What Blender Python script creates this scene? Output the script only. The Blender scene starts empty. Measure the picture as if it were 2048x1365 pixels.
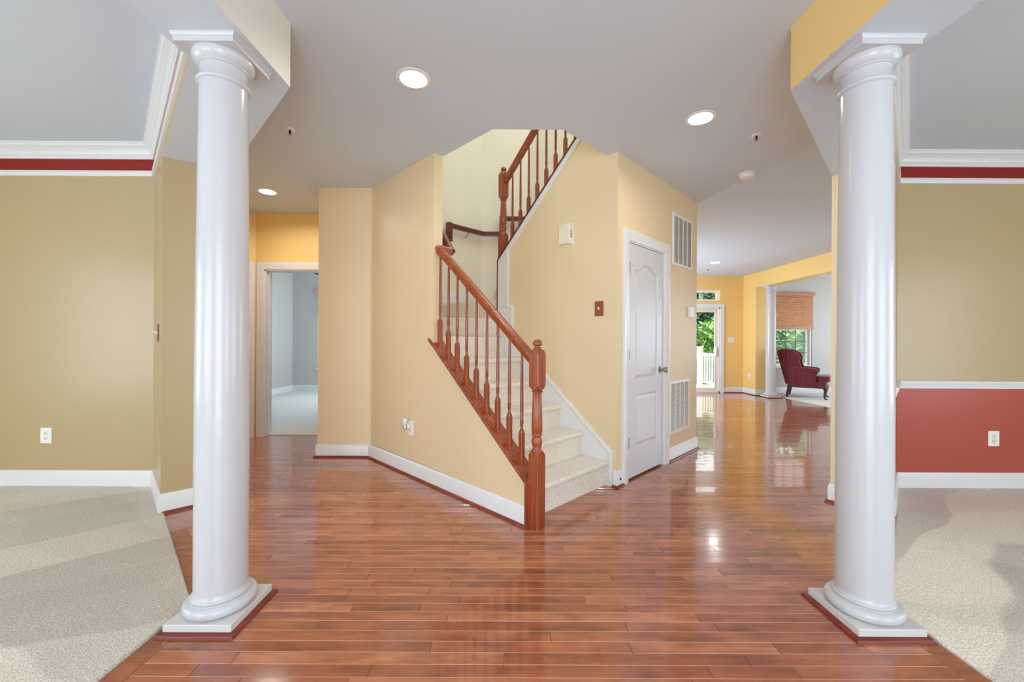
import bpy, bmesh, math, random
from mathutils import Vector, geometry

random.seed(7)
sc = bpy.context.scene
S2 = math.sqrt(2.0)
COL = sc.collection

# ------------------------------------------------------------------ camera
F_PX = 801.7
cam_d = bpy.data.cameras.new('camera')
cam = bpy.data.objects.new('camera', cam_d)
COL.objects.link(cam)
cam_d.sensor_fit = 'HORIZONTAL'
cam_d.sensor_width = 36.0
cam_d.lens = F_PX / 2048 * 36.0
cam_d.clip_start = 0.02
cam.location = (0, 0, 1.19)
cam.rotation_euler = (math.radians(90), -0.0054, -0.0012)
sc.camera = cam

# ------------------------------------------------------------------ view, world, lights
sc.view_settings.view_transform = 'Standard'
sc.view_settings.look = 'None'
sc.view_settings.exposure = -0.28
sc.view_settings.gamma = 1.0
sc.view_settings.use_curve_mapping = False
sc.cycles.max_bounces = 12
sc.cycles.diffuse_bounces = 8
sc.cycles.glossy_bounces = 6
sc.cycles.transparent_max_bounces = 16
sc.cycles.sample_clamp_indirect = 6.0

world = bpy.data.worlds.new('world')
sc.world = world
world.use_nodes = True
bg = world.node_tree.nodes['Background']
bg.inputs[0].default_value = (0.86, 0.93, 1.0, 1)
bg.inputs[1].default_value = 5.0

DAY = (0.68, 0.85, 1.0)
def pq3(p, q, z): return ((q - p) / S2, (q + p) / S2, z)
def area(name, loc, direction, sx, sy, watts, color=DAY):
    """area lamp out of view: daylight of a window opening, or an added fill"""
    L = bpy.data.lights.new(name, 'AREA')
    L.shape = 'RECTANGLE'; L.size = sx; L.size_y = sy
    L.energy = watts; L.color = color
    o = bpy.data.objects.new(name, L); COL.objects.link(o)
    o.location = loc
    o.rotation_euler = Vector(direction).to_track_quat('-Z', 'Y').to_euler()
    return o
area('front_entry_daylight', (0.135, -1.78, 1.20), (0, 1, 0.04), 1.9, 2.1, 50)
area('window_daylight_room_west', (-3.2, -1.78, 1.25), (0, 1, 0.0), 2.4, 1.7, 30)
area('window_daylight_room_east', (3.5, -1.78, 1.25), (0, 1, 0.0), 2.4, 1.7, 23)
area('window_daylight_side_west', (-5.08, 0.7, 1.30), (1, 0, 0.0), 1.9, 1.6, 21)
area('window_daylight_side_east', (5.38, 0.7, 1.30), (-1, 0, 0.0), 1.9, 1.6, 13)
area('upper_hall_fill', pq3(2.3, 3.1, 5.5), (0.0, 0.0, -1), 1.3, 1.3, 42, (0.80, 0.91, 1.0))  # added overhead lamp that softens the stairwell shadow; no skylight is built
area('sunroom_fill', (8.85, 7.2, 1.35), (-1, 0, 0.2), 3.0, 1.7, 42)  # added unseen lamp at the east opening, brightens the sunroom
area('window_daylight_bedroom', (-2.05, 8.2, 1.5), (-1, 0, 0.1), 1.6, 1.5, 72)
area('far_room_side_fill', (1.30, 7.9, 1.5), (1, 0, 0.2), 1.8, 1.4, 150)  # added unseen lamp giving the far room extra light from its side

# ------------------------------------------------------------------ measures
H = 2.74            # ceiling
ZB = 2.433          # underside of the beams
AX = 0.272          # mirror: x' = AX - x
PC, QC = 1.702, 2.92        # closet wall p, stair wall q
QA, QA2 = 1.8814, 1.972     # knee wall, foyer face and stair face
RISE, GO = 0.205, 0.2405
P1 = 1.798                  # first riser
def pq(p, q): return ((q - p) / S2, (q + p) / S2)
def mir(pt): return (AX - pt[0], pt[1])

# ------------------------------------------------------------------ materials
MATS = {}
def new_mat(name):
    m = bpy.data.materials.new(name); m.use_nodes = True
    MATS[name] = m
    nt = m.node_tree
    return m, nt, nt.nodes['Principled BSDF'], nt.nodes['Material Output']
def srgb(r, g, b):
    def c(u):
        u /= 255.0
        return u / 12.92 if u <= 0.04045 else ((u + 0.055) / 1.055) ** 2.4
    return (c(r), c(g), c(b), 1)
def N(nt, t, **kw):
    n = nt.nodes.new(t)
    for k, v in kw.items(): setattr(n, k, v)
    return n
def simple(name, col, rough=0.5, metal=0.0, spec=0.5, bump=0.0, bscale=200.0, coat=0.0, vary=0.0, vscale=3.0):
    m, nt, b, out = new_mat(name)
    b.inputs['Base Color'].default_value = col
    b.inputs['Roughness'].default_value = rough
    b.inputs['Metallic'].default_value = metal
    b.inputs['Specular IOR Level'].default_value = spec
    b.inputs['Coat Weight'].default_value = coat
    tc = N(nt, 'ShaderNodeTexCoord')
    if vary > 0:
        nz = N(nt, 'ShaderNodeTexNoise'); nz.inputs['Scale'].default_value = vscale
        nz.inputs['Detail'].default_value = 3
        nt.links.new(tc.outputs['Object'], nz.inputs['Vector'])
        mx = N(nt, 'ShaderNodeMix', data_type='RGBA')
        mx.inputs[6].default_value = tuple(c * (1 - vary) for c in col[:3]) + (1,)
        mx.inputs[7].default_value = tuple(min(1, c * (1 + vary)) for c in col[:3]) + (1,)
        nt.links.new(nz.outputs['Fac'], mx.inputs[0])
        nt.links.new(mx.outputs[2], b.inputs['Base Color'])
    if bump > 0:
        nz2 = N(nt, 'ShaderNodeTexNoise'); nz2.inputs['Scale'].default_value = bscale
        nz2.inputs['Detail'].default_value = 2
        nt.links.new(tc.outputs['Object'], nz2.inputs['Vector'])
        bp = N(nt, 'ShaderNodeBump'); bp.inputs['Strength'].default_value = bump
        bp.inputs['Distance'].default_value = 0.002
        nt.links.new(nz2.outputs['Fac'], bp.inputs['Height'])
        nt.links.new(bp.outputs['Normal'], b.inputs['Normal'])
    return m

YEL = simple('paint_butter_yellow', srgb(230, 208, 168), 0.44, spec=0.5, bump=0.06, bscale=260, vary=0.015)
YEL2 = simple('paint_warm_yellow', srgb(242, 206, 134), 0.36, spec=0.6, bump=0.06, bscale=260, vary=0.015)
YEL_DIM = simple('paint_yellow_dimmed', srgb(186, 164, 124), 0.34, spec=0.6, bump=0.06, bscale=260, vary=0.015)  # same house yellow, with the side rooms' dimmer light mixed into the colour
CREAM = simple('paint_pale_cream', srgb(238, 230, 212), 0.5, bump=0.06, bscale=260, vary=0.015)
CEIL = simple('paint_ceiling_white', srgb(210, 220, 230), 0.7, bump=0.05, bscale=320)
WHITE = simple('paint_trim_white', srgb(228, 228, 228), 0.30, vary=0.01)
COLW = simple('paint_column_white', srgb(200, 200, 203), 0.22, vary=0.012)
PLINTHW = simple('paint_plinth_white', srgb(212, 210, 208), 0.2, vary=0.012)
BRICK = simple('paint_brick_red', srgb(178, 82, 68), 0.36, bump=0.06, bscale=260, vary=0.02)
DRED = simple('paint_dark_red', srgb(138, 16, 6), 0.40, bump=0.05, bscale=260, vary=0.02)
BEAMW = simple('paint_beam_cream', srgb(226, 221, 210), 0.5, bump=0.05, bscale=260)
GREY = simple('paint_blue_grey', srgb(198, 193, 186), 0.5, bump=0.05, bscale=260)
NICKEL = simple('metal_satin_nickel', srgb(176, 168, 160), 0.28, 1.0)
HINGEM = simple('metal_hinge_dark', srgb(128, 120, 112), 0.35, 1.0)
BRASS = simple('metal_aged_brass', srgb(186, 150, 84), 0.3, 1.0)
DARK = simple('dark_recess', srgb(22, 20, 20), 0.8, vary=0.1)
PLASTIC = simple('plastic_white', srgb(240, 240, 238), 0.35, vary=0.01)
IVORY = simple('plastic_ivory', srgb(232, 224, 206), 0.4, vary=0.01)
GRILLE = simple('metal_grille_white', srgb(232, 230, 226), 0.4, vary=0.01)
DUCT = simple('duct_shadow_grey', srgb(168, 162, 154), 0.7, vary=0.05)
DKBR = simple('leg_dark_mahogany', srgb(52, 24, 18), 0.3, coat=0.3, vary=0.2)
DECKW = simple('deck_boards', srgb(196, 168, 150), 0.6, vary=0.06, vscale=6)
VINYL = simple('vinyl_white', srgb(244, 244, 240), 0.35, vary=0.01)
BARK = simple('tree_bark', srgb(70, 58, 46), 0.9, bump=0.5, bscale=20, vary=0.3)
LAWN = simple('lawn', srgb(86, 120, 54), 0.9, vary=0.35, vscale=1.2)
FANB = simple('fan_blade_dark', srgb(46, 36, 32), 0.4, vary=0.1)

def wood(name, c0, c1, rough, coat, scale=1.0, along=2, bump=0.15, spec=0.5):
    """stained wood: streaks that run along one axis of the object"""
    m, nt, b, out = new_mat(name)
    tc = N(nt, 'ShaderNodeTexCoord')
    mp = N(nt, 'ShaderNodeMapping')
    sc3 = [38 * scale] * 3; sc3[along] = 2.2 * scale
    mp.inputs['Scale'].default_value = sc3
    nt.links.new(tc.outputs['Object'], mp.inputs['Vector'])
    nz = N(nt, 'ShaderNodeTexNoise'); nz.inputs['Scale'].default_value = 1.0
    nz.inputs['Detail'].default_value = 5; nz.inputs['Distortion'].default_value = 0.6
    nt.links.new(mp.outputs[0], nz.inputs['Vector'])
    cr = N(nt, 'ShaderNodeValToRGB')
    cr.color_ramp.elements[0].position = 0.3; cr.color_ramp.elements[0].color = c0
    cr.color_ramp.elements[1].position = 0.72; cr.color_ramp.elements[1].color = c1
    nt.links.new(nz.outputs['Fac'], cr.inputs[0])
    nt.links.new(cr.outputs[0], b.inputs['Base Color'])
    b.inputs['Roughness'].default_value = rough
    b.inputs['Coat Weight'].default_value = coat
    b.inputs['Coat Roughness'].default_value = 0.12
    b.inputs['Specular IOR Level'].default_value = spec
    bp = N(nt, 'ShaderNodeBump'); bp.inputs['Strength'].default_value = bump
    bp.inputs['Distance'].default_value = 0.001
    nt.links.new(nz.outputs['Fac'], bp.inputs['Height'])
    nt.links.new(bp.outputs['Normal'], b.inputs['Normal'])
    return m
OAK = wood('wood_red_oak', srgb(116, 46, 20), srgb(176, 88, 46), 0.33, 0.35)
OAKX = wood('wood_red_oak_rail', srgb(124, 52, 22), srgb(180, 92, 48), 0.30, 0.4, along=0)
CHERRY = wood('wood_cherry_dark', srgb(96, 28, 18), srgb(146, 54, 34), 0.42, 0.12, along=0)
CHERRYR = wood('wood_cherry_rail', srgb(76, 16, 12), srgb(116, 30, 22), 0.3, 0.4)
PLATE = wood('wood_switch_plate', srgb(100, 46, 14), srgb(168, 84, 34), 0.4, 0.2)
BLINDV = wood('wood_blind_valance', srgb(178, 120, 84), srgb(204, 148, 110), 0.45, 0.1, along=0, bump=0.05)
BLINDW = wood('wood_blind', srgb(214, 152, 112), srgb(240, 188, 148), 0.45, 0.1, along=0, bump=0.05)

def floor_mat():
    m, nt, b, out = new_mat('wood_floor_planks')
    at = N(nt, 'ShaderNodeAttribute', attribute_name='tone')
    ge = N(nt, 'ShaderNodeNewGeometry')
    mul = N(nt, 'ShaderNodeMath', operation='MULTIPLY'); mul.inputs[1].default_value = 57.0
    nt.links.new(at.outputs['Fac'], mul.inputs[0])
    comb = N(nt, 'ShaderNodeCombineXYZ')
    nt.links.new(mul.outputs[0], comb.inputs[0]); nt.links.new(mul.outputs[0], comb.inputs[2])
    add = N(nt, 'ShaderNodeVectorMath', operation='ADD')
    nt.links.new(ge.outputs['Position'], add.inputs[0]); nt.links.new(comb.outputs[0], add.inputs[1])
    mp = N(nt, 'ShaderNodeMapping'); mp.inputs['Scale'].default_value = (4.0, 55, 1)
    nt.links.new(add.outputs[0], mp.inputs['Vector'])
    nz = N(nt, 'ShaderNodeTexNoise'); nz.inputs['Scale'].default_value = 1.0
    nz.inputs['Detail'].default_value = 5; nz.inputs['Distortion'].default_value = 1.2
    nt.links.new(mp.outputs[0], nz.inputs['Vector'])
    # cloudy maple figure
    mp2 = N(nt, 'ShaderNodeMapping'); mp2.inputs['Scale'].default_value = (5, 16, 1)
    nt.links.new(add.outputs[0], mp2.inputs['Vector'])
    nz2 = N(nt, 'ShaderNodeTexNoise'); nz2.inputs['Scale'].default_value = 1.0
    nz2.inputs['Detail'].default_value = 3
    nt.links.new(mp2.outputs[0], nz2.inputs['Vector'])
    ramp = N(nt, 'ShaderNodeValToRGB')
    e = ramp.color_ramp.elements
    e[0].position = 0.0; e[0].color = srgb(158, 88, 60)
    e[1].position = 1.0; e[1].color = srgb(196, 124, 88)
    k = e.new(0.25); k.color = srgb(172, 99, 68)
    k = e.new(0.6); k.color = srgb(182, 108, 75)
    nt.links.new(at.outputs['Fac'], ramp.inputs[0])
    r2 = N(nt, 'ShaderNodeValToRGB')
    r2.color_ramp.elements[0].position = 0.28; r2.color_ramp.elements[0].color = (0.62, 0.58, 0.56, 1)
    r2.color_ramp.elements[1].position = 0.62; r2.color_ramp.elements[1].color = (1.06, 1.06, 1.06, 1)
    nt.links.new(nz2.outputs['Fac'], r2.inputs[0])
    r3 = N(nt, 'ShaderNodeValToRGB')
    r3.color_ramp.elements[0].position = 0.3; r3.color_ramp.elements[0].color = (0.84, 0.82, 0.82, 1)
    r3.color_ramp.elements[1].position = 0.7; r3.color_ramp.elements[1].color = (1.06, 1.06, 1.06, 1)
    nt.links.new(nz.outputs['Fac'], r3.inputs[0])
    m1 = N(nt, 'ShaderNodeMix', data_type='RGBA', blend_type='MULTIPLY'); m1.inputs[0].default_value = 1
    nt.links.new(ramp.outputs[0], m1.inputs[6]); nt.links.new(r2.outputs[0], m1.inputs[7])
    m2 = N(nt, 'ShaderNodeMix', data_type='RGBA', blend_type='MULTIPLY'); m2.inputs[0].default_value = 1
    nt.links.new(m1.outputs[2], m2.inputs[6]); nt.links.new(r3.outputs[0], m2.inputs[7])
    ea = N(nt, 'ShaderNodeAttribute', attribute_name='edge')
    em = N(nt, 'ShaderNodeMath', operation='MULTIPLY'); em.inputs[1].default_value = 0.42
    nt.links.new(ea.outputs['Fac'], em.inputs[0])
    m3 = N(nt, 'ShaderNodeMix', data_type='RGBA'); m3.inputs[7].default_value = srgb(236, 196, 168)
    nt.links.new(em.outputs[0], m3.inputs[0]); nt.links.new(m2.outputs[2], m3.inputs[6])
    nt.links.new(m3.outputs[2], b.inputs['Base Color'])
    b.inputs['Roughness'].default_value = 0.16
    b.inputs['Specular IOR Level'].default_value = 0.5
    b.inputs['Coat Weight'].default_value = 0.7
    b.inputs['Coat Roughness'].default_value = 0.035
    nz3 = N(nt, 'ShaderNodeTexNoise'); nz3.inputs['Scale'].default_value = 1.0; nz3.inputs['Detail'].default_value = 2
    mp3 = N(nt, 'ShaderNodeMapping'); mp3.inputs['Scale'].default_value = (3, 22, 1)
    nt.links.new(add.outputs[0], mp3.inputs['Vector']); nt.links.new(mp3.outputs[0], nz3.inputs['Vector'])
    bp = N(nt, 'ShaderNodeBump'); bp.inputs['Strength'].default_value = 0.03; bp.inputs['Distance'].default_value = 0.004
    nt.links.new(nz3.outputs['Fac'], bp.inputs['Height'])
    nt.links.new(bp.outputs['Normal'], b.inputs['Normal'])
    return m
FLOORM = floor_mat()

def carpet_mat(name, c0, c1, tracks=True, speck=150.0):
    m, nt, b, out = new_mat(name)
    ge = N(nt, 'ShaderNodeNewGeometry')
    nz = N(nt, 'ShaderNodeTexNoise'); nz.inputs['Scale'].default_value = speck; nz.inputs['Detail'].default_value = 3
    nz.inputs['Roughness'].default_value = 0.7
    nt.links.new(ge.outputs['Position'], nz.inputs['Vector'])
    r1 = N(nt, 'ShaderNodeValToRGB')
    r1.color_ramp.elements[0].position = 0.34; r1.color_ramp.elements[0].color = c0
    r1.color_ramp.elements[1].position = 0.62; r1.color_ramp.elements[1].color = c1
    nt.links.new(nz.outputs['Fac'], r1.inputs[0])
    last = r1.outputs[0]
    if tracks:
        for ang, sx, sy, lo, hi in ((0.62, 0.6, 3.0, 0.70, 1.10), (-0.35, 0.55, 2.6, 0.82, 1.06)):
            dn = N(nt, 'ShaderNodeTexNoise'); dn.inputs['Scale'].default_value = 1.1
            nt.links.new(ge.outputs['Position'], dn.inputs['Vector'])
            av = N(nt, 'ShaderNodeVectorMath', operation='MULTIPLY_ADD')
            av.inputs[1].default_value = (0.35, 0.35, 0)
            nt.links.new(dn.outputs['Color'], av.inputs[0]); nt.links.new(ge.outputs['Position'], av.inputs[2])
            rot = N(nt, 'ShaderNodeVectorRotate', rotation_type='Z_AXIS'); rot.inputs['Angle'].default_value = -ang
            nt.links.new(av.outputs[0], rot.inputs['Vector'])
            mp = N(nt, 'ShaderNodeMapping')
            mp.inputs['Scale'].default_value = (sx, sy, 0.0)
            nt.links.new(rot.outputs[0], mp.inputs['Vector'])
            vo = N(nt, 'ShaderNodeTexVoronoi', feature='SMOOTH_F1'); vo.inputs['Scale'].default_value = 1.0
            vo.inputs['Smoothness'].default_value = 0.12
            nt.links.new(mp.outputs[0], vo.inputs['Vector'])
            sep = N(nt, 'ShaderNodeSeparateColor'); nt.links.new(vo.outputs['Color'], sep.inputs[0])
            rr = N(nt, 'ShaderNodeMapRange'); rr.inputs[3].default_value = lo; rr.inputs[4].default_value = hi
            nt.links.new(sep.outputs[0], rr.inputs[0])
            mx = N(nt, 'ShaderNodeMix', data_type='RGBA', blend_type='MULTIPLY'); mx.inputs[0].default_value = 1
            nt.links.new(last, mx.inputs[6]); nt.links.new(rr.outputs[0], mx.inputs[7])
            last = mx.outputs[2]
    nt.links.new(last, b.inputs['Base Color'])
    b.inputs['Roughness'].default_value = 0.95
    b.inputs['Specular IOR Level'].default_value = 0.1
    b.inputs['Sheen Weight'].default_value = 0.15
    nz2 = N(nt, 'ShaderNodeTexNoise'); nz2.inputs['Scale'].default_value = speck * 1.0; nz2.inputs['Detail'].default_value = 2
    nt.links.new(ge.outputs['Position'], nz2.inputs['Vector'])
    bp = N(nt, 'ShaderNodeBump'); bp.inputs['Strength'].default_value = 0.55; bp.inputs['Distance'].default_value = 0.006
    nt.links.new(nz2.outputs['Fac'], bp.inputs['Height'])
    nt.links.new(bp.outputs['Normal'], b.inputs['Normal'])
    return m
CARPET = carpet_mat('carpet_beige', srgb(196, 182, 162), srgb(252, 242, 228))
CARPETW = carpet_mat('carpet_pale', srgb(206, 202, 194), srgb(236, 232, 226), tracks=False)
STAIRC = carpet_mat('carpet_stair_cream', srgb(196, 184, 166), srgb(250, 242, 230), tracks=False, speck=170)

def glass_mat():
    m, nt, b, out = new_mat('window_glass')
    tr = N(nt, 'ShaderNodeBsdfTransparent'); tr.inputs[0].default_value = (0.95, 0.97, 0.97, 1)
    gl = N(nt, 'ShaderNodeBsdfGlossy'); gl.inputs['Roughness'].default_value = 0.02
    fr = N(nt, 'ShaderNodeFresnel'); fr.inputs[0].default_value = 1.3
    mx = N(nt, 'ShaderNodeMixShader')
    nt.links.new(fr.outputs[0], mx.inputs[0]); nt.links.new(tr.outputs[0], mx.inputs[1]); nt.links.new(gl.outputs[0], mx.inputs[2])
    nt.links.new(mx.outputs[0], out.inputs[0])
    return m
GLASS = glass_mat()
def fabric_mat():
    m, nt, b, out = new_mat('fabric_burgundy_stripe')
    tc = N(nt, 'ShaderNodeTexCoord')
    mp = N(nt, 'ShaderNodeMapping'); mp.inputs['Scale'].default_value = (1, 1, 0)
    nt.links.new(tc.outputs['Object'], mp.inputs['Vector'])
    wv = N(nt, 'ShaderNodeTexWave', wave_type='BANDS', bands_direction='DIAGONAL')
    wv.inputs['Scale'].default_value = 26
    nt.links.new(mp.outputs[0], wv.inputs['Vector'])
    cr = N(nt, 'ShaderNodeValToRGB')
    cr.color_ramp.elements[0].position = 0.45; cr.color_ramp.elements[0].color = srgb(88, 16, 22)
    cr.color_ramp.elements[1].position = 0.6; cr.color_ramp.elements[1].color = srgb(122, 38, 44)
    nt.links.new(wv.outputs['Fac'], cr.inputs[0]); nt.links.new(cr.outputs[0], b.inputs['Base Color'])
    b.inputs['Roughness'].default_value = 0.8; b.inputs['Sheen Weight'].default_value = 0.3
    return m
FABRIC = fabric_mat()
def leaf_mat(name, c0, c1):
    m, nt, b, out = new_mat(name)
    oi = N(nt, 'ShaderNodeNewGeometry')
    nz = N(nt, 'ShaderNodeTexNoise'); nz.inputs['Scale'].default_value = 2.2
    nt.links.new(oi.outputs['Position'], nz.inputs['Vector'])
    cr = N(nt, 'ShaderNodeValToRGB')
    cr.color_ramp.elements[0].position = 0.35; cr.color_ramp.elements[0].color = c0
    cr.color_ramp.elements[1].position = 0.65; cr.color_ramp.elements[1].color = c1
    nt.links.new(nz.outputs['Fac'], cr.inputs[0]); nt.links.new(cr.outputs[0], b.inputs['Base Color'])
    b.inputs['Roughness'].default_value = 0.5
    return m
LEAF1 = leaf_mat('leaf_bright', srgb(84, 130, 50), srgb(156, 196, 98))
LEAF2 = leaf_mat('leaf_dark', srgb(44, 84, 54), srgb(112, 150, 100))
def emit_mat(name, col, st):
    m, nt, b, out = new_mat(name)
    b.inputs['Base Color'].default_value = (0.9, 0.9, 0.9, 1)
    b.inputs['Emission Color'].default_value = col
    b.inputs['Emission Strength'].default_value = st
    return m
LENS = emit_mat('lamp_lens_glow', (1.0, 0.93, 0.82, 1), 9.0)
NIGHTL = simple('night_light_shade', srgb(232, 232, 240), 0.2, vary=0.02)

# ------------------------------------------------------------------ mesh helpers
ORIGIN = {}
class MB:
    def __init__(s): s.v = []; s.f = []; s.m = []
    def add(s, vs, fs, mi=0):
        o = len(s.v); s.v += [tuple(x) for x in vs]
        for f in fs: s.f.append(tuple(i + o for i in f)); s.m.append(mi)
        return s
    def prism(s, poly, z0, z1, mi=0):
        n = len(poly)
        a = [(x, y, z0) for x, y in poly]; b = [(x, y, z1) for x, y in poly]
        return s.add(a + b, [tuple(range(n - 1, -1, -1)), tuple(range(n, 2 * n))] +
                     [(i, (i + 1) % n, n + (i + 1) % n, n + i) for i in range(n)], mi)
    def hexa(s, c, mi=0):     # 8 corners: bottom 4 then top 4
        return s.add(c, [(3, 2, 1, 0), (4, 5, 6, 7), (0, 1, 5, 4), (1, 2, 6, 5), (2, 3, 7, 6), (3, 0, 4, 7)], mi)
    def box(s, x0, x1, y0, y1, z0, z1, mi=0):
        return s.prism([(x0, y0), (x1, y0), (x1, y1), (x0, y1)], z0, z1, mi)
    def fbox(s, fr, u0, u1, n0, n1, z0, z1, mi=0):
        c = [fr(u, n, z) for z in (z0, z1) for u, n in ((u0, n0), (u1, n0), (u1, n1), (u0, n1))]
        return s.hexa(c, mi)
    def fpoly(s, fr, poly, n0, n1, mi=0):   # polygon in (u,z) given thickness along n
        k = len(poly)
        a = [fr(u, n0, z) for u, z in poly]; b = [fr(u, n1, z) for u, z in poly]
        return s.add(a + b, [tuple(range(k - 1, -1, -1)), tuple(range(k, 2 * k))] +
                     [(i, (i + 1) % k, k + (i + 1) % k, k + i) for i in range(k)], mi)
    def lathe(s, c, prof, seg=32, mi=0, fr=None):
        vs, fs = [], []
        for r, z in prof:
            for k in range(seg):
                a = 2 * math.pi * k / seg
                p = (r * math.cos(a), r * math.sin(a), z)
                vs.append(fr(*p) if fr else (c[0] + p[0], c[1] + p[1], c[2] + p[2]))
        n = len(prof)
        for i in range(n - 1):
            for k in range(seg):
                k2 = (k + 1) % seg
                fs.append((i * seg + k, i * seg + k2, (i + 1) * seg + k2, (i + 1) * seg + k))
        fs.append(tuple(range(seg - 1, -1, -1))); fs.append(tuple((n - 1) * seg + k for k in range(seg)))
        return s.add(vs, fs, mi)
    def sweep(s, path, prof, mp, closed=False, mi=0):
        """profile (d,e) carried along a 2D path with mitres; d grows to the left of the path"""
        n = len(path); k = len(prof); rows = []
        for i in range(n):
            p = Vector(path[i])
            if closed or 0 < i < n - 1:
                a = (p - Vector(path[i - 1])).normalized(); b = (Vector(path[(i + 1) % n]) - p).normalized()
            elif i == 0: a = b = (Vector(path[1]) - p).normalized()
            else: a = b = (p - Vector(path[i - 1])).normalized()
            na = Vector((-a.y, a.x)); nb = Vector((-b.y, b.x))
            mm = (na + nb); mm = mm / max(1e-6, mm.dot(na)) if mm.length > 1e-6 else na
            rows.append([mp(p.x + mm.x * d, p.y + mm.y * d, e) for d, e in prof])
        vs = [q for r in rows for q in r]; fs = []
        m = n if closed else n - 1
        for i in range(m):
            j = (i + 1) % n
            for t in range(k):
                t2 = (t + 1) % k
                fs.append((i * k + t, j * k + t, j * k + t2, i * k + t2))
        if not closed:
            fs.append(tuple(range(k))); fs.append(tuple((n - 1) * k + t for t in range(k - 1, -1, -1)))
        return s.add(vs, fs, mi)
    def tube(s, pts, prof, up=(0, 0, 1), mi=0):
        """closed profile (a sideways, b up) carried along 3D points"""
        pts = [Vector(p) for p in pts]; rows = []; n = len(pts); k = len(prof)
        for i, p in enumerate(pts):
            a = (p - pts[i - 1]).normalized() if i else None
            b = (pts[i + 1] - p).normalized() if i < n - 1 else None
            t = ((a or b) + (b or a)).normalized()
            upv = Vector(up)
            if abs(t.dot(upv)) > 0.97: upv = Vector((0.7, 0.7, 0.02))
            sd = t.cross(upv).normalized(); u2 = sd.cross(t).normalized()
            f = 1.0
            if a and b: f = 1.0 / max(0.5, t.dot(a))
            rows.append([p + sd * (x * f if abs((a or b).z - (b or a).z) < 0.05 else x) + u2 * (y * (f if abs((a or b).z - (b or a).z) >= 0.05 else 1)) for x, y in prof])
        vs = [q for r in rows for q in r]; fs = []
        for i in range(n - 1):
            for t in range(k):
                t2 = (t + 1) % k
                fs.append((i * k + t, (i + 1) * k + t, (i + 1) * k + t2, i * k + t2))
        fs.append(tuple(range(k))); fs.append(tuple((n - 1) * k + t for t in range(k - 1, -1, -1)))
        return s.add(vs, fs, mi)

def build(name, mb, mats, parent=None, origin=None, smooth=None, bevel=None, recalc=True):
    if not isinstance(mats, (list, tuple)): mats = [mats]
    o0 = Vector(origin) if origin else (ORIGIN[parent.name] if parent else Vector((0, 0, 0)))
    me = bpy.data.meshes.new(name)
    me.from_pydata([tuple(Vector(v) - o0) for v in mb.v], [], mb.f)
    for i, p in enumerate(me.polygons): p.material_index = mb.m[i]
    for m in mats: me.materials.append(m)
    if recalc:
        bm = bmesh.new(); bm.from_mesh(me)
        bmesh.ops.recalc_face_normals(bm, faces=bm.faces)
        bm.to_mesh(me); bm.free()
    if smooth:
        me.shade_smooth(); me.set_sharp_from_angle(angle=math.radians(smooth))
    o = bpy.data.objects.new(name, me); COL.objects.link(o)
    if parent:
        o.parent = parent; o.location = o0 - ORIGIN[parent.name]
    else: o.location = o0
    ORIGIN[o.name] = o0
    if bevel:
        md = o.modifiers.new('soft_edges', 'BEVEL'); md.width = bevel; md.segments = 2; md.limit_method = 'ANGLE'
    return o
def thing(name, label, cat, loc, group=None, kind=None):
    o = bpy.data.objects.new(name, None); COL.objects.link(o)
    o.location = loc; ORIGIN[o.name] = Vector(loc); o.empty_display_size = 0.1
    if label: o['label'] = label
    if cat: o['category'] = cat
    if group: o['group'] = group
    if kind: o['kind'] = kind
    return o
def tag(o, label, cat, group=None, kind=None):
    o['label'] = label; o['category'] = cat
    if group: o['group'] = group
    if kind: o['kind'] = kind
    return o
def struct(o, label=None):
    o['kind'] = 'structure'
    if label: o['label'] = label
    return o
def frame(o, U, Nn):
    ox, oy = o; U = Vector(U); Nn = Vector(Nn)
    return lambda u, n, z: (ox + U.x * u + Nn.x * n, oy + U.y * u + Nn.y * n, z)
# wall frames: u runs along the wall, n points into the visible room
FR_CLOSET = frame(pq(PC, 0), (1 / S2, 1 / S2), (1 / S2, -1 / S2))       # u = q
FR_STAIR = frame(pq(0, QC), (-1 / S2, 1 / S2), (-1 / S2, -1 / S2))      # u = p
FR_KNEE = frame(pq(0, QA), (-1 / S2, 1 / S2), (-1 / S2, -1 / S2))       # u = p
def FRY(y): return frame((0, y), (1, 0), (0, -1))                       # u = x, faces the camera
XY = lambda x, y, e: (x, y, e)

def wall(name, poly, z0, z1, mats, edge_mats=None, bands=None, label=None):
    """extruded wall; edge i (poly[i]->poly[i+1]) may have its own paint or paint bands [(z_top, material index)]"""
    edge_mats = edge_mats or {}; bands = bands or {}
    mb = MB(); n = len(poly)
    mb.add([(x, y, z0) for x, y in poly], [tuple(range(n - 1, -1, -1))], edge_mats.get('bottom', 0))
    mb.add([(x, y, z1) for x, y in poly], [tuple(range(n))], 0)
    for i in range(n):
        a, b = poly[i], poly[(i + 1) % n]
        zs = [(z0, None)]
        lo = z0
        for zt, mi in bands.get(i, [(z1, edge_mats.get(i, 0))]):
            mb.add([(a[0], a[1], lo), (b[0], b[1], lo), (b[0], b[1], zt), (a[0], a[1], zt)], [(0, 1, 2, 3)], mi); lo = zt
    # one skin: weld the doubles so that the normals can be recomputed
    o = build(name, mb, mats, recalc=False)
    bm = bmesh.new(); bm.from_mesh(o.data); bmesh.ops.remove_doubles(bm, verts=bm.verts, dist=1e-5)
    bmesh.ops.recalc_face_normals(bm, faces=bm.faces); bm.to_mesh(o.data); bm.free()
    return struct(o, label)

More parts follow.
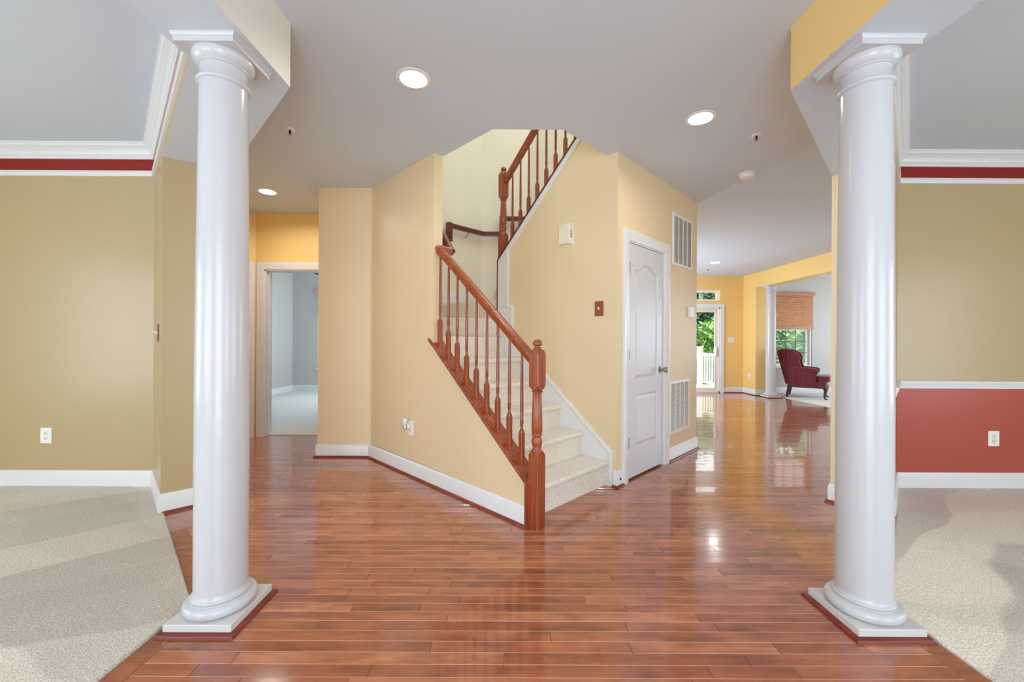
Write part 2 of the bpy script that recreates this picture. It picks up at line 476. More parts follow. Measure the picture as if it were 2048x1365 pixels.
# ------------------------------------------------------------------ key plan points
YL, YR = 3.215, 3.265
LC = (-2.868, YL)                       # corner of the west room
LE0 = pq(3.61, 0.245); LE1 = pq(3.61, 0.62)
RE0, RE1 = pq(0.085, 3.80), mir(LE1)
RC = (YR - 0.12, YR)
YK = 0.62 * S2 + 1.0955                 # beam bend, foyer side
YK2 = 0.245 * S2 + 1.43                 # beam bend, room side

# ------------------------------------------------------------------ ceiling with stair well and lamp holes
LAMPS = [(-0.588, 2.372), (1.299, 2.770), (-2.559, 4.193), (3.958, 7.789)]
well = [pq(2.80, QA2), pq(2.182, QA2), (0.372, 2.935), pq(1.80, QC), pq(1.80, QC + 0.02), pq(2.02, QC + 0.02), pq(2.02, 3.97), pq(3.62, 3.97), pq(4.10, 3.49), pq(4.10, QA2)]
well[1] = (-0.148, 2.935)
def ceil_obj():
    outer = [(-5.6, -2.0), (9.2, -2.0), (9.2, 9.6), (-5.6, 9.6)]
    holes = [well]
    for x, y in LAMPS:
        holes.append([(x + 0.078 * math.cos(-a), y + 0.078 * math.sin(-a)) for a in [2 * math.pi * k / 28 for k in range(28)]])
    loops = [outer] + holes
    tri = geometry.tessellate_polygon([[Vector((x, y, 0)) for x, y in l] for l in loops])
    flat = [p for l in loops for p in l]
    mb = MB()
    mb.add([(x, y, H) for x, y in flat], [tuple(t) for t in tri], 0)
    n = len(well)
    mb.add([(x, y, H) for x, y in well] + [(x, y, 3.075) for x, y in well],
           [(i, (i + 1) % n, n + (i + 1) % n, n + i) for i in range(n)], 0)
    return struct(build('ceiling', mb, CEIL), 'flat white ceiling with an angular stair opening')
ceil_obj()

# ------------------------------------------------------------------ floor: planks
W = 0.0572
floor = struct(build('floor', MB().box(-5.6, 9.2, -2.0, 9.6, -0.05, -0.012), simple('subfloor_dark', srgb(46, 22, 12), 0.8, vary=0.1)),
               'glossy reddish brown strip wood floor')
def tone_attr(me, vals):
    a = me.attributes.new('tone', 'FLOAT', 'POINT'); a.data.foreach_set('value', vals)
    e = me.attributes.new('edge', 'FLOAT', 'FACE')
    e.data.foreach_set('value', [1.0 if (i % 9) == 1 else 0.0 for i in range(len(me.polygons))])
def plank_geo(c, tilt=(0, 0), b=0.0017):
    """c: four corners, counter-clockwise"""
    cx = sum(p[0] for p in c) / 4; cy = sum(p[1] for p in c) / 4
    ins = []
    for x, y in c:
        dx = b if x < cx else -b; dy = b if y < cy else -b
        ins.append((x + dx, y + dy))
    zt = lambda x, y: tilt[0] * (x - cx) + tilt[1] * (y - cy)
    vs = [(x, y, zt(x, y)) for x, y in ins] + [(x, y, zt(x, y) - 0.0014) for x, y in c] + [(x, y, -0.0125) for x, y in c]
    fs = [(0, 1, 2, 3)] + [(4 + i, 4 + (i + 1) % 4, (i + 1) % 4, i) for i in range(4)] + \
         [(8 + i, 8 + (i + 1) % 4, 4 + (i + 1) % 4, 4 + i) for i in range(4)]
    return vs, fs
BW = 0.083
def left_x(y):
    if y < YK2 + 0.03: return -1.425 + BW
    if y < LE0[1] - 0.02: return 0.262 * S2 + BW * S2 - y
    if y < LE1[1]: return LE0[0] + (y - LE0[1]) + 0.0
    if y < 3.36: return LE1[0] - (y - LE1[1])
    return -3.95
def right_x(y):
    if y < 3.40: return AX - left_x(y) if y < 3.36 else AX - (LE1[0] - (y - LE1[1]))
    return 5.80
def row_spans(y0, y1):
    ym = (y0 + y1) / 2
    xl0, xl1 = left_x(y0 + (0.001 if left_x(y0) != left_x(ym) else 0)), left_x(y1)
    xr0, xr1 = right_x(y0), right_x(y1)
    if abs(xl0 - xl1) > 0.2: xl0 = xl1 = left_x(ym)
    if abs(xr0 - xr1) > 0.2: xr0 = xr1 = right_x(ym)
    sp = []
    apex = (1.81 * S2 + QA * S2) / 2   # y where the stair block starts
    if ym < apex - 0.02: sp.append((xl0, xl1, xr0, xr1))
    else:
        if ym < 4.10: a = QA * S2 + 0.02; sp.append((xl0, xl1, a - y0, a - y1))
        elif ym < 5.02: sp.append((xl0, xl1, -1.95, -1.95))
        if ym < 4.55: sp.append((y0 - 1.81 * S2, y1 - 1.81 * S2, xr0, xr1))
        else: sp.append((1.2, 1.2, xr0, xr1))
    return sp
planks = []
rng = random.Random(11)
y = 1.30 - W * 54
while y < 9.42:
    y1 = y + W
    for (a0, a1, b0, b1) in row_spans(y, y1):
        x = min(a0, a1) - rng.random() * 0.6; first = True
        segs = []
        cuts = []
        while True:
            x += rng.choice((0.35, 0.55, 0.8, 1.0, 1.2, 1.4)) * rng.uniform(0.85, 1.15)
            if x > min(b0, b1) - 0.12: break
            if x > max(a0, a1) + 0.12: cuts.append(x)
        ed = [(a0, a1)] + [(c, c) for c in cuts] + [(b0, b1)]
        for (l0, l1), (r0, r1) in zip(ed, ed[1:]):
            g = 0.0004
            planks.append([(l0 + g, y + g), (r0 - g, y + g), (r1 - g, y1 - g), (l1 + g, y1 - g)])
    y = y1
def seen(c):
    ym = c[0][1]
    if ym < 1.36: return False
    xs = [p[0] for p in c]
    return max(xs) > -1.29 * ym and min(xs) < 1.29 * ym and not (ym > 3.0 and max(xs) < -2.12)
order = [c for c in planks if seen(c)]
order.sort(key=lambda c: c[0][1])
single = order[:292]; ids = set(map(id, single))
def one_plank(c):
    vs, fs = plank_geo(c, (rng.gauss(0, 0.0006), rng.gauss(0, 0.0042)))
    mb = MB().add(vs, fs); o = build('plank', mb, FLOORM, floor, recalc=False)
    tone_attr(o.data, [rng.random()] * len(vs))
    return o
for c in single: one_plank(c)
# border boards along both carpets
def board(poly):
    cx = sum(p[0] for p in poly) / 4; cy = sum(p[1] for p in poly) / 4
    b = 0.0012
    ins = [(x + (cx - x) * 0.02, y + (cy - y) * 0.02 ) for x, y in poly]
    ins = [(x + b * (1 if cx > x else -1), y + b * (1 if cy > y else -1)) for x, y in poly]
    vs = [(x, y, 0.0006) for x, y in ins] + [(x, y, -0.0006) for x, y in poly] + [(x, y, -0.0125) for x, y in poly]
    fs = [(0, 1, 2, 3)] + [(4 + i, 4 + (i + 1) % 4, (i + 1) % 4, i) for i in range(4)] + \
         [(8 + i, 8 + (i + 1) % 4, 4 + (i + 1) % 4, 4 + i) for i in range(4)]
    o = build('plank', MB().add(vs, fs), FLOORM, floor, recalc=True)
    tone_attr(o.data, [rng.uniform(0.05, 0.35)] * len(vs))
for side in (0, 1):
    T = (lambda p: p) if side == 0 else mir
    qi = 0.262; qo = qi + BW
    kb = (-1.425, qi * S2 + 1.425); ko = (-1.425 + BW, qo * S2 + 1.425 - BW)
    for t0, t1 in ((0, 0.5), (0.5, 1.0)):
        e0 = (LE0[0] + 0.01, qi * S2 - LE0[0] - 0.01); e1 = (LE0[0] + 0.07, qo * S2 - LE0[0] - 0.07)
        L = lambda a, b, t: (a[0] + (b[0] - a[0]) * t, a[1] + (b[1] - a[1]) * t)
        board([T(p) for p in (L(kb, e0, t0), L(ko, e1, t0), L(ko, e1, t1), L(kb, e0, t1))])
    for ya, yb_ in ((-1.9, -0.4), (-0.4, 1.2), (1.2, None)):
        if yb_: board([T(p) for p in ((-1.425, ya), (-1.425 + BW, ya), (-1.425 + BW, yb_), (-1.425, yb_))])
        else: board([T(p) for p in ((-1.425, ya), (-1.425 + BW, ya), ko, kb)])
mb = MB(); tv = []
for c in planks:
    if id(c) in ids: continue
    vs, fs = plank_geo(c, (rng.gauss(0, 0.0006), rng.gauss(0, 0.0042)))
    mb.add(vs, fs); tv += [rng.random()] * len(vs)
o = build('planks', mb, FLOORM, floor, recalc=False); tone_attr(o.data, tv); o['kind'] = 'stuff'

# carpets (a thin slab each)
def carpet(name, poly, mat, label, z=0.014):
    return struct(build(name, MB().prism(poly, -0.012, z), mat, bevel=0.006), label)
qi = 0.262
carpet('carpet_west', [(-5.25, -1.85), (-1.428, -1.85), (-1.428, qi * S2 + 1.428), (LE0[0], qi * S2 - LE0[0]), (LC[0], YL + 0.0), (-5.25, YL)], CARPET,
       'beige vacuumed carpet in the room beside the pillar')
carpet('carpet_east', [mir(p) for p in ((-5.25, -1.85), (-1.428, -1.85), (-1.428, qi * S2 + 1.428), (LE0[0], qi * S2 - LE0[0]), (LC[0] + 0.03, YR), (-5.25, YR))][::-1], CARPET,
       'beige vacuumed carpet in the room with the red lower wall')
carpet('carpet_bedroom', [(-5.1, 4.99), (-1.98, 4.99), (-1.98, 9.32), (-5.1, 9.32)], CARPETW, 'pale grey carpet in the room behind the hall doorway')
carpet('carpet_sunroom', [(5.86, 4.6), (9.0, 4.6), (9.0, 9.44), (5.86, 9.44)], CARPETW, 'pale cream carpet under the burgundy armchair')

# ------------------------------------------------------------------ walls
FRZ = [(2.535, 0), (2.628, 1), (H, 0)]
# west room: back wall + diagonal return that ends in the opening
wl = [(-5.3, YL), LC, LE0, LE1, (LE1[0] - 0.37, 3.36), (-5.3, 3.36)]
wall('wall_left', wl, 0, H, [YEL_DIM, DRED, YEL], edge_mats={2: 0, 3: 2, 4: 2}, bands={0: FRZ, 1: FRZ})
wr = [(5.6, YR), RC, RE0, RE1, (RE1[0] + 0.42, 3.41), (5.6, 3.41)]
FRR = [(0.85, 2), (2.535, 0), (2.628, 1), (H, 0)]
wall('wall_right', wr, 0, H, [YEL_DIM, DRED, BRICK, YEL], edge_mats={2: 3, 3: 3, 4: 3}, bands={0: FRR, 1: FRR})
# side and front walls of the rooms, with window openings
def holed(name, fr, u0, u1, z0, z1, holes, t, mat, back=None):
    """wall in a frame (thickness t behind the face) with rectangular openings"""
    us = sorted({u0, u1} | {h[0] for h in holes} | {h[1] for h in holes})
    zs = sorted({z0, z1} | {h[2] for h in holes} | {h[3] for h in holes})
    mb = MB()
    for a, b in zip(us, us[1:]):
        for c, d in zip(zs, zs[1:]):
            um, zm = (a + b) / 2, (c + d) / 2
            if any(h[0] < um < h[1] and h[2] < zm < h[3] for h in holes): continue
            mb.fbox(fr, a, b, 0, -t, c, d)
    o = build(name, mb, mat, recalc=False)
    bm = bmesh.new(); bm.from_mesh(o.data); bmesh.ops.remove_doubles(bm, verts=bm.verts, dist=1e-5)
    # drop the inner doubled faces
    dup = {}
    for f in bm.faces: dup.setdefault(tuple(sorted(v.index for v in f.verts)), []).append(f)
    kill = [f for l in dup.values() if len(l) > 1 for f in l]
    bmesh.ops.delete(bm, geom=kill, context='FACES')
    bmesh.ops.recalc_face_normals(bm, faces=bm.faces); bm.to_mesh(o.data); bm.free()
    return struct(o)
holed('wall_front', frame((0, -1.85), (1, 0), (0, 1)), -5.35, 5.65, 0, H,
      [(-4.4, -2.0, 0.45, 2.15), (-0.82, 1.09, 0.1, 2.45), (2.3, 4.7, 0.45, 2.15)], 0.15, YEL_DIM)
holed('wall_west', frame((-5.15, 0), (0, 1), (1, 0)), -1.9, YL, 0, H, [(-0.25, 1.65, 0.5, 2.1)], 0.15, YEL_DIM)
holed('wall_east', frame((5.45, 0), (0, 1), (-1, 0)), -1.9, YR, 0, H, [(-0.25, 1.65, 0.5, 2.1)], 0.15, YEL_DIM)
# knee wall beside the stair: sloped, then full height
CAPS = 0.8176
def cap_z(p): return 0.284 + CAPS * (p - 1.711)
mb = MB().fpoly(FR_KNEE, [(1.74, 0), (3.90, 0), (3.90, H), (2.80, H), (2.80, cap_z(2.80) - 0.025), (1.74, cap_z(1.74) - 0.025)], 0, -(QA2 - QA))
struct(build('wall_stair_knee', mb, YEL))
# block between the stair and the hall
P0 = pq(3.90, QA)
wall('wall_hall_corner', [P0, (P0[0] + 0.03, P0[1] + 0.15), pq(4.05, QA2), pq(4.17, QA2), (-1.55, 4.93), (-1.965, 4.93), (-1.965, P0[1] - 0.012), (P0[0] - 0.012, P0[1] - 0.012)], 0, H, [YEL])
# hall end wall with the doorway, and the diagonal wall next to it
YH = 4.93
DX0, DX1, DZ = -3.04, -2.20, 2.055
holed('wall_hall_end', FRY(YH), -3.15, -1.965, 0, H, [(DX0, DX1, -0.1, DZ)], 0.11, YEL2)
FR_HALL = frame((-3.15, YH), (-1 / S2, -1 / S2), (1 / S2, -1 / S2))
holed('wall_hall_diagonal', FR_HALL, 0, 1.15, 0, H, [(0.093, 0.873, -0.1, DZ)], 0.11, YEL2)
struct(build('wall_hall_west', MB().box(-4.1, -3.99, 3.30, 4.13, 0, H), YEL2))
# bedroom
holed('wall_bedroom_back', FRY(9.30), -5.2, -1.9, 0, H, [(-4.49, -3.3, 0.53, 2.39)], 0.15, GREY)
struct(build('wall_bedroom_left', MB().box(-5.2, -5.08, 4.9, 9.4, 0, H), GREY))
holed('wall_bedroom_right', frame((-1.97, 0), (0, 1), (-1, 0)), 5.04, 9.4, 0, H, [(7.4, 9.0, 0.75, 2.25)], 0.10, GREY)
struct(build('wall_bedroom_front', MB().box(-5.2, -3.06, 5.045, 5.12, 0, H).box(-2.18, -1.9, 5.045, 5.12, 0, H), GREY))
# closet wall (door cut out) and stair wall between the flights
holed('wall_closet', FR_CLOSET, QC + 0.095, 4.62, 0, H, [(3.09, 3.80, -0.1, DZ)], 0.11, YEL)
struct(build('wall_closet_end', MB().prism([pq(PC + 0.11, 4.62), pq(PC + 0.11, 4.505), pq(3.6, 4.505), pq(3.6, 4.62)], 0, H), YEL))
UPS = 0.94
def up_z(p): return 2.144 - UPS * (p - 3.02)
mb = MB().fpoly(FR_STAIR, [(PC + 0.0, 0), (3.115, 0), (3.115, up_z(3.115) - 0.01), (2.03, up_z(2.03) - 0.01), (2.03, 3.075), (PC, 3.075)], 0, -0.095)
struct(build('wall_stair', mb, YEL))
# stairwell walls
wall('wall_stairwell_back', [pq(4.05, 1.90), pq(4.05, 3.476), pq(3.60, 3.926), pq(1.83, 3.926), pq(1.83, 4.03), pq(3.65, 4.03), pq(4.16, 3.52), pq(4.16, 1.90)], 0, 5.6, [CREAM])
wall('wall_upper_right', [pq(0.42, 3.926), pq(1.83, 3.926), pq(1.83, 4.03), pq(0.42, 4.03)], 3.0, 5.6, [CREAM])
wall('wall_upper_left', [pq(1.75, QA2 - 0.1), pq(4.06, QA2 - 0.1), pq(4.06, QA2), pq(1.75, QA2)], 3.075, 5.6, [CREAM])
wall('wall_upper_hall', [pq(0.3, 0.8), pq(0.3, 4.03), pq(0.42, 4.03), pq(0.42, 0.92), pq(1.75, 0.92), pq(1.75, 0.8)], 3.0, 5.6, [CREAM])
struct(build('ceiling_upper', MB().prism([pq(0.3, 0.8), pq(4.2, 0.8), pq(4.2, 4.05), pq(0.3, 4.05)], 5.6, 5.68), CEIL))
struct(build('floor_upper', MB().prism([pq(0.42, 0.92), pq(1.78, 0.92), pq(1.78, 2.92), pq(2.02, 2.94), pq(2.02, 3.926), pq(0.42, 3.926)], 3.05, 3.075), STAIRC))
# far room
YF = 9.42
SX0, SX1 = 3.1, 4.905
holed('wall_back', FRY(YF), 1.1, 5.72, 0, H, [(SX0, SX1, -0.1, 2.0), (SX0, SX1, 2.148, 2.418)], 0.16, YEL2)
holed('wall_back_sunroom', FRY(YF), 5.72, 9.1, 0, H, [(6.15, 7.075, 0.607, 2.371)], 0.16, GREY)
struct(build('wall_sunroom_return', MB().box(5.45, 5.72, 8.94, YF, 0, H), YEL2))
struct(build('beam_sunroom', MB().box(5.45, 5.72, 4.6, 8.94, 2.415, H), [YEL2]))
holed('wall_sunroom_east', frame((9.0, 0), (0, 1), (-1, 0)), 4.5, YF, 0, H, [(5.7, 8.7, 0.5, 2.2)], 0.15, GREY)
struct(build('wall_sunroom_south', MB().box(5.45, 9.15, 4.45, 4.6, 0, H), GREY))
holed('wall_kitchen', frame((1.2, 0), (0, 1), (1, 0)), 5.3, YF, 0, H, [(7.0, 8.8, 0.8, 2.2)], 0.12, YEL2)
struct(build('wall_passage_south', MB().prism([(5.6, 3.41), (5.72, 3.41), (5.72, 4.6), (5.6, 4.6)], 0, H), YEL))

# ------------------------------------------------------------------ beams over the pillars
bl = [(-1.0955, -1.85), (-1.0955, YK), LE1, LE0, (-1.43, YK2), (-1.43, -1.85)]
FB = [(2.49, 0), (2.535, 2), (2.628, 1), (H, 2)]
wall('beam_left', bl, ZB, H, [YEL_DIM, DRED, CEIL, BEAMW], edge_mats={0: 3, 1: 0, 'bottom': 2}, bands={3: FB, 4: FB})
wall('beam_right', [mir(p) for p in bl[:2]] + [RE1, RE0, (1.702, 1.822), (1.702, -1.85)], ZB, H, [YEL2, DRED, CEIL], edge_mats={0: 0, 1: 0, 'bottom': 2}, bands={3: FB, 4: FB})

# ------------------------------------------------------------------ trims
BASEP = [(0, 0.0), (0.014, 0.0), (0.014, 0.108), (0.0105, 0.116), (0.0105, 0.122), (0.006, 0.131), (0, 0.133)]
def qr(r=0.019, b=0.0135):
    return [(b, 0)] + [(b + r * math.cos(a), r * math.sin(a)) for a in [math.pi / 2 * k / 5 for k in range(6)]]
def base(name, path, flip=1, z=0.0):
    p = [(d * flip, e + z) for d, e in BASEP]
    return struct(build(name, MB().sweep(path, p, XY), WHITE, smooth=40))
TN = [0]
def trim(mb, mat, label=None, smooth=40):
    TN[0] += 1
    return struct(build('trim_%d' % TN[0], mb, mat, smooth=smooth), label)
def shoe(path, flip=1):
    return trim(MB().sweep(path, [(d * flip, e) for d, e in qr()], XY), CHERRY, 'dark red quarter-round along the baseboard foot')
# left room base (path runs so that the room is on its right -> flip -1 when needed)
pL = [(-5.15, YL), LC, (LE0[0], LE0[1]), (LE1[0], LE1[1]), (LE1[0] - 0.37, 3.36), (-3.99, 3.36)]
base('baseboard_left', pL, -1, 0.004)
shoe([(LE0[0] + 0.004, LE0[1] + 0.004), LE1, (LE1[0] - 0.37, 3.36), (-3.99, 3.36)], -1)
pR = [(5.45, YR), RC, RE0, RE1, (RE1[0] + 0.42, 3.41), (5.6, 3.41)]
base('baseboard_right', pR, 1, 0.004)
shoe([(RE0[0] - 0.004, RE0[1] + 0.004), RE1, (RE1[0] + 0.42, 3.41), (5.6, 3.41)], 1)
pK = [pq(1.742, QA), P0[:2], (-1.965, P0[1] - 0.012), (-1.965, YH)]
pK[1] = (P0[0] - 0.012, P0[1] - 0.012)
base('baseboard_stair', pK, 1); shoe([pq(1.712, QA)] + pK[1:], 1)
base('baseboard_hall', [(-1.965, YH), (DX1 + 0.09, YH)], 1)
base('baseboard_closet', [pq(PC, 3.892), pq(PC, 4.62), pq(2.4, 4.62)], -1)
shoe([pq(PC, 3.892), pq(PC, 4.62), pq(2.4, 4.62)], -1)
base('baseboard_closet_corner', [pq(1.728, QC), pq(PC, QC), pq(PC, 3.005)], -1)
shoe([pq(1.728, QC), pq(PC, QC), pq(PC, 3.005)], -1)
base('baseboard_far', [(4.995, YF), (5.45, YF), (5.45, 8.94), (5.72, 8.94), (5.72, YF)], -1)
shoe([(4.995, YF), (5.45, YF), (5.45, 8.94), (5.72, 8.94)], -1)
base('baseboard_sunroom', [(5.72, YF), (9.0, YF)], -1, 0.01)
base('baseboard_bedroom', [(-5.08, 5.12), (-5.08, 9.30), (-1.97, 9.30)], -1, 0.01)
# crown and picture strips of the two rooms
CROWN = [(0, -0.112), (0.012, -0.112), (0.014, -0.098), (0.022, -0.090), (0.026, -0.070), (0.042, -0.040), (0.060, -0.026), (0.064, -0.012), (0.070, -0.010), (0.070, 0.0), (0, 0)]
def crown(path, flip):
    trim(MB().sweep(path, [(d * flip, H + e) for d, e in CROWN], XY), WHITE, 'white crown moulding under the ceiling', 35)
STRIP = [(0, 2.49), (0.016, 2.49), (0.019, 2.50), (0.019, 2.525), (0.012, 2.535), (0, 2.535)]
def strip(path, flip):
    trim(MB().sweep(path, [(d * flip, e) for d, e in STRIP], XY), WHITE, 'white picture strip below the red band', 35)
rl = [(-5.15, YL), LC, (-1.43, YK2), (-1.43, -1.85)]
crown(rl, -1); strip(rl, -1)
rr = [(5.45, YR), RC, (1.702, 1.822), (1.702, -1.85)]
crown(rr, 1); strip(rr, 1)
RAIL = [(0, 0.822), (0.012, 0.822), (0.014, 0.84), (0.020, 0.855), (0.026, 0.868), (0.026, 0.882), (0, 0.886)]
trim(MB().sweep([(5.45, YR), RC, RE0], RAIL, XY), WHITE, 'white chair rail above the red lower wall', 35)

# casings
CASE = [(0, 0), (0.0, 0.012), (0.012, 0.017), (0.05, 0.019), (0.062, 0.024), (0.084, 0.024), (0.088, 0.016), (0.088, 0)]
def casing(name, fr, u0, u1, z, mat=WHITE, parent=None, jamb=0.11, mirror=False):
    m = lambda a, b, e: fr(a, e, b)
    path = [(u0 + 0.004, 0), (u0 + 0.004, z - 0.004), (u1 - 0.004, z - 0.004), (u1 - 0.004, 0)]
    o = build('casing', MB().sweep(path, CASE, m), mat, parent, smooth=30)
    mb = MB()
    mb.fbox(fr, u0, u0 + 0.018, 0.001, -jamb, 0, z).fbox(fr, u1 - 0.018, u1, 0.001, -jamb, 0, z).fbox(fr, u0, u1, 0.001, -jamb, z - 0.018, z)
    # door stop
    mb.fbox(fr, u0 + 0.018, u0 + 0.028, -0.045, -0.080, 0, z).fbox(fr, u1 - 0.028, u1 - 0.018, -0.045, -0.080, 0, z).fbox(fr, u0, u1, -0.045, -0.080, z - 0.028, z - 0.018)
    build('jamb', mb, mat, parent)
    return o

# ------------------------------------------------------------------ closet door
def rect(u0, u1, z0, z1): return [(u0, z0), (u1, z0), (u1, z1), (u0, z1)]
def arch_panel(u0, u1, z0, zs, rise, n=18):
    pts = [(u0, z0), (u1, z0), (u1, zs)]
    for k in range(1, n):
        t = k / n; u = u1 + (u0 - u1) * t
        w = max(0.0, min(1.0, ((1 - abs(2 * t - 1)) - 0.10) / 0.80)); s = w * w * (3 - 2 * w)
        pts.append((u, zs + rise * s))
    pts.append((u0, zs)); return pts
def inset(poly, d):
    n = len(poly); out = []
    for i in range(n):
        p = Vector(poly[i]); a = (p - Vector(poly[i - 1])).normalized(); b = (Vector(poly[(i + 1) % n]) - p).normalized()
        na = Vector((-a.y, a.x)); nb = Vector((-b.y, b.x)); m = na + nb; m = m / max(0.3, m.dot(na))
        out.append((p.x + m.x * d, p.y + m.y * d))
    return out
DOORW = simple('paint_door_white', srgb(210, 210, 214), 0.33, bump=0.25, bscale=60)
# upright grain pressed into the door skin
_nt = DOORW.node_tree
_mp = _nt.nodes.new('ShaderNodeMapping'); _mp.inputs['Scale'].default_value = (60, 60, 2.5)
_tc = [n for n in _nt.nodes if n.type == 'TEX_COORD'][0]; _nz = [n for n in _nt.nodes if n.type == 'TEX_NOISE'][0]
_nz.inputs['Scale'].default_value = 3.0
_nt.links.new(_tc.outputs['Object'], _mp.inputs[0]); _nt.links.new(_mp.outputs[0], _nz.inputs['Vector'])

def panel_door(root, fr, u0, u1, z0, z1, n_face, t=0.035):
    """moulded two-panel door skin: panels recessed with sloped edges"""
    up = arch_panel(u0 + 0.115, u1 - 0.115, 0.855, z1 - 0.215, 0.060)
    lo = rect(u0 + 0.115, u1 - 0.115, 0.262, 0.725)
    loops = [[(u0, z0), (u1, z0), (u1, z1), (u0, z1)], up[::-1], lo[::-1]]
    tri = geometry.tessellate_polygon([[Vector((a, b, 0)) for a, b in l] for l in loops])
    flat = [p for l in loops for p in l]
    mb = MB()
    mb.add([fr(a, n_face, b) for a, b in flat], [tuple(x) for x in tri])
    e = [(u0, z0), (u1, z0), (u1, z1), (u0, z1)]
    mb.add([fr(a, n_face, b) for a, b in e] + [fr(a, n_face - t, b) for a, b in e],
           [(i, (i + 1) % 4, 4 + (i + 1) % 4, 4 + i) for i in range(4)] + [(4, 5, 6, 7)])
    for poly in (up, lo):
        rings = [(poly, 0.0), (inset(poly, 0.009), -0.012), (inset(poly, 0.016), -0.012), (inset(poly, 0.042), -0.002)]
        n = len(poly)
        for (a, da), (b, db) in zip(rings, rings[1:]):
            mb.add([fr(x, n_face + da, z) for x, z in a] + [fr(x, n_face + db, z) for x, z in b],
                   [(i, (i + 1) % n, n + (i + 1) % n, n + i) for i in range(n)])
        a, da = rings[-1]
        mb.add([fr(x, n_face + da, z) for x, z in a], [tuple(range(n))])
    o = build('door_slab', mb, DOORW, root, recalc=False)
    bm = bmesh.new(); bm.from_mesh(o.data); bmesh.ops.remove_doubles(bm, verts=bm.verts, dist=1e-5)
    bmesh.ops.recalc_face_normals(bm, faces=bm.faces); bm.to_mesh(o.data); bm.free()
    return o
c0 = pq(PC, 3.445)
d1 = thing('door_1', 'white two-panel closet door with an arched upper panel', None, (c0[0], c0[1], 0), kind='structure')
casing('casing', FR_CLOSET, 3.09, 3.80, DZ, parent=d1)
slab = panel_door(d1, FR_CLOSET, 3.112, 3.778, 0.018, 2.033, -0.004)
for zc in (1.82, 1.075, 0.325):
    hb = MB()
    fh = lambda a, b, z, zc=zc: FR_CLOSET(3.110 + a, 0.004 + b, zc + z)
    hb.lathe(None, [(0.0055, -0.045), (0.0055, 0.045)], 10, fr=fh)
    hb.lathe(None, [(0.0065, -0.012), (0.0065, 0.012)], 10, fr=fh)
    hb.fbox(FR_CLOSET, 3.110, 3.128, -0.004, -0.002, zc - 0.044, zc + 0.044)
    build('hinge', hb, HINGEM, d1, smooth=40)
fk = lambda a, b, z: FR_CLOSET(3.716 + a, -0.004 + z, 0.925 + b)
kb_ = MB().lathe(None, [(0.032, 0.0), (0.032, 0.005), (0.026, 0.009), (0.013, 0.012), (0.012, 0.034), (0.020, 0.040), (0.027, 0.050), (0.029, 0.060), (0.025, 0.071), (0.014, 0.077), (0.004, 0.078)], 28, fr=fk)
build('knob', kb_, NICKEL, slab, smooth=35)
# hall doorway with no leaf in view, and the diagonal hall door
d2 = thing('door_2', 'open white-cased doorway to the grey bedroom', None, (-2.62, YH, 0), kind='structure')
casing('casing', FRY(YH), DX0, DX1, DZ, parent=d2, jamb=0.115)
build('strike_plate', MB().fbox(FRY(YH), DX0 + 0.017, DX0 + 0.020, -0.05, -0.075, 0.90, 0.96), DARK, d2)
h0 = FR_HALL(0.52, 0, 0)
d3 = thing('door_3', 'white cased door in the diagonal hall wall', None, (h0[0], h0[1], 0), kind='structure')
casing('casing', FR_HALL, 0.093, 0.873, DZ, parent=d3)
panel_door(d3, FR_HALL, 0.113, 0.853, 0.018, 2.033, -0.03)

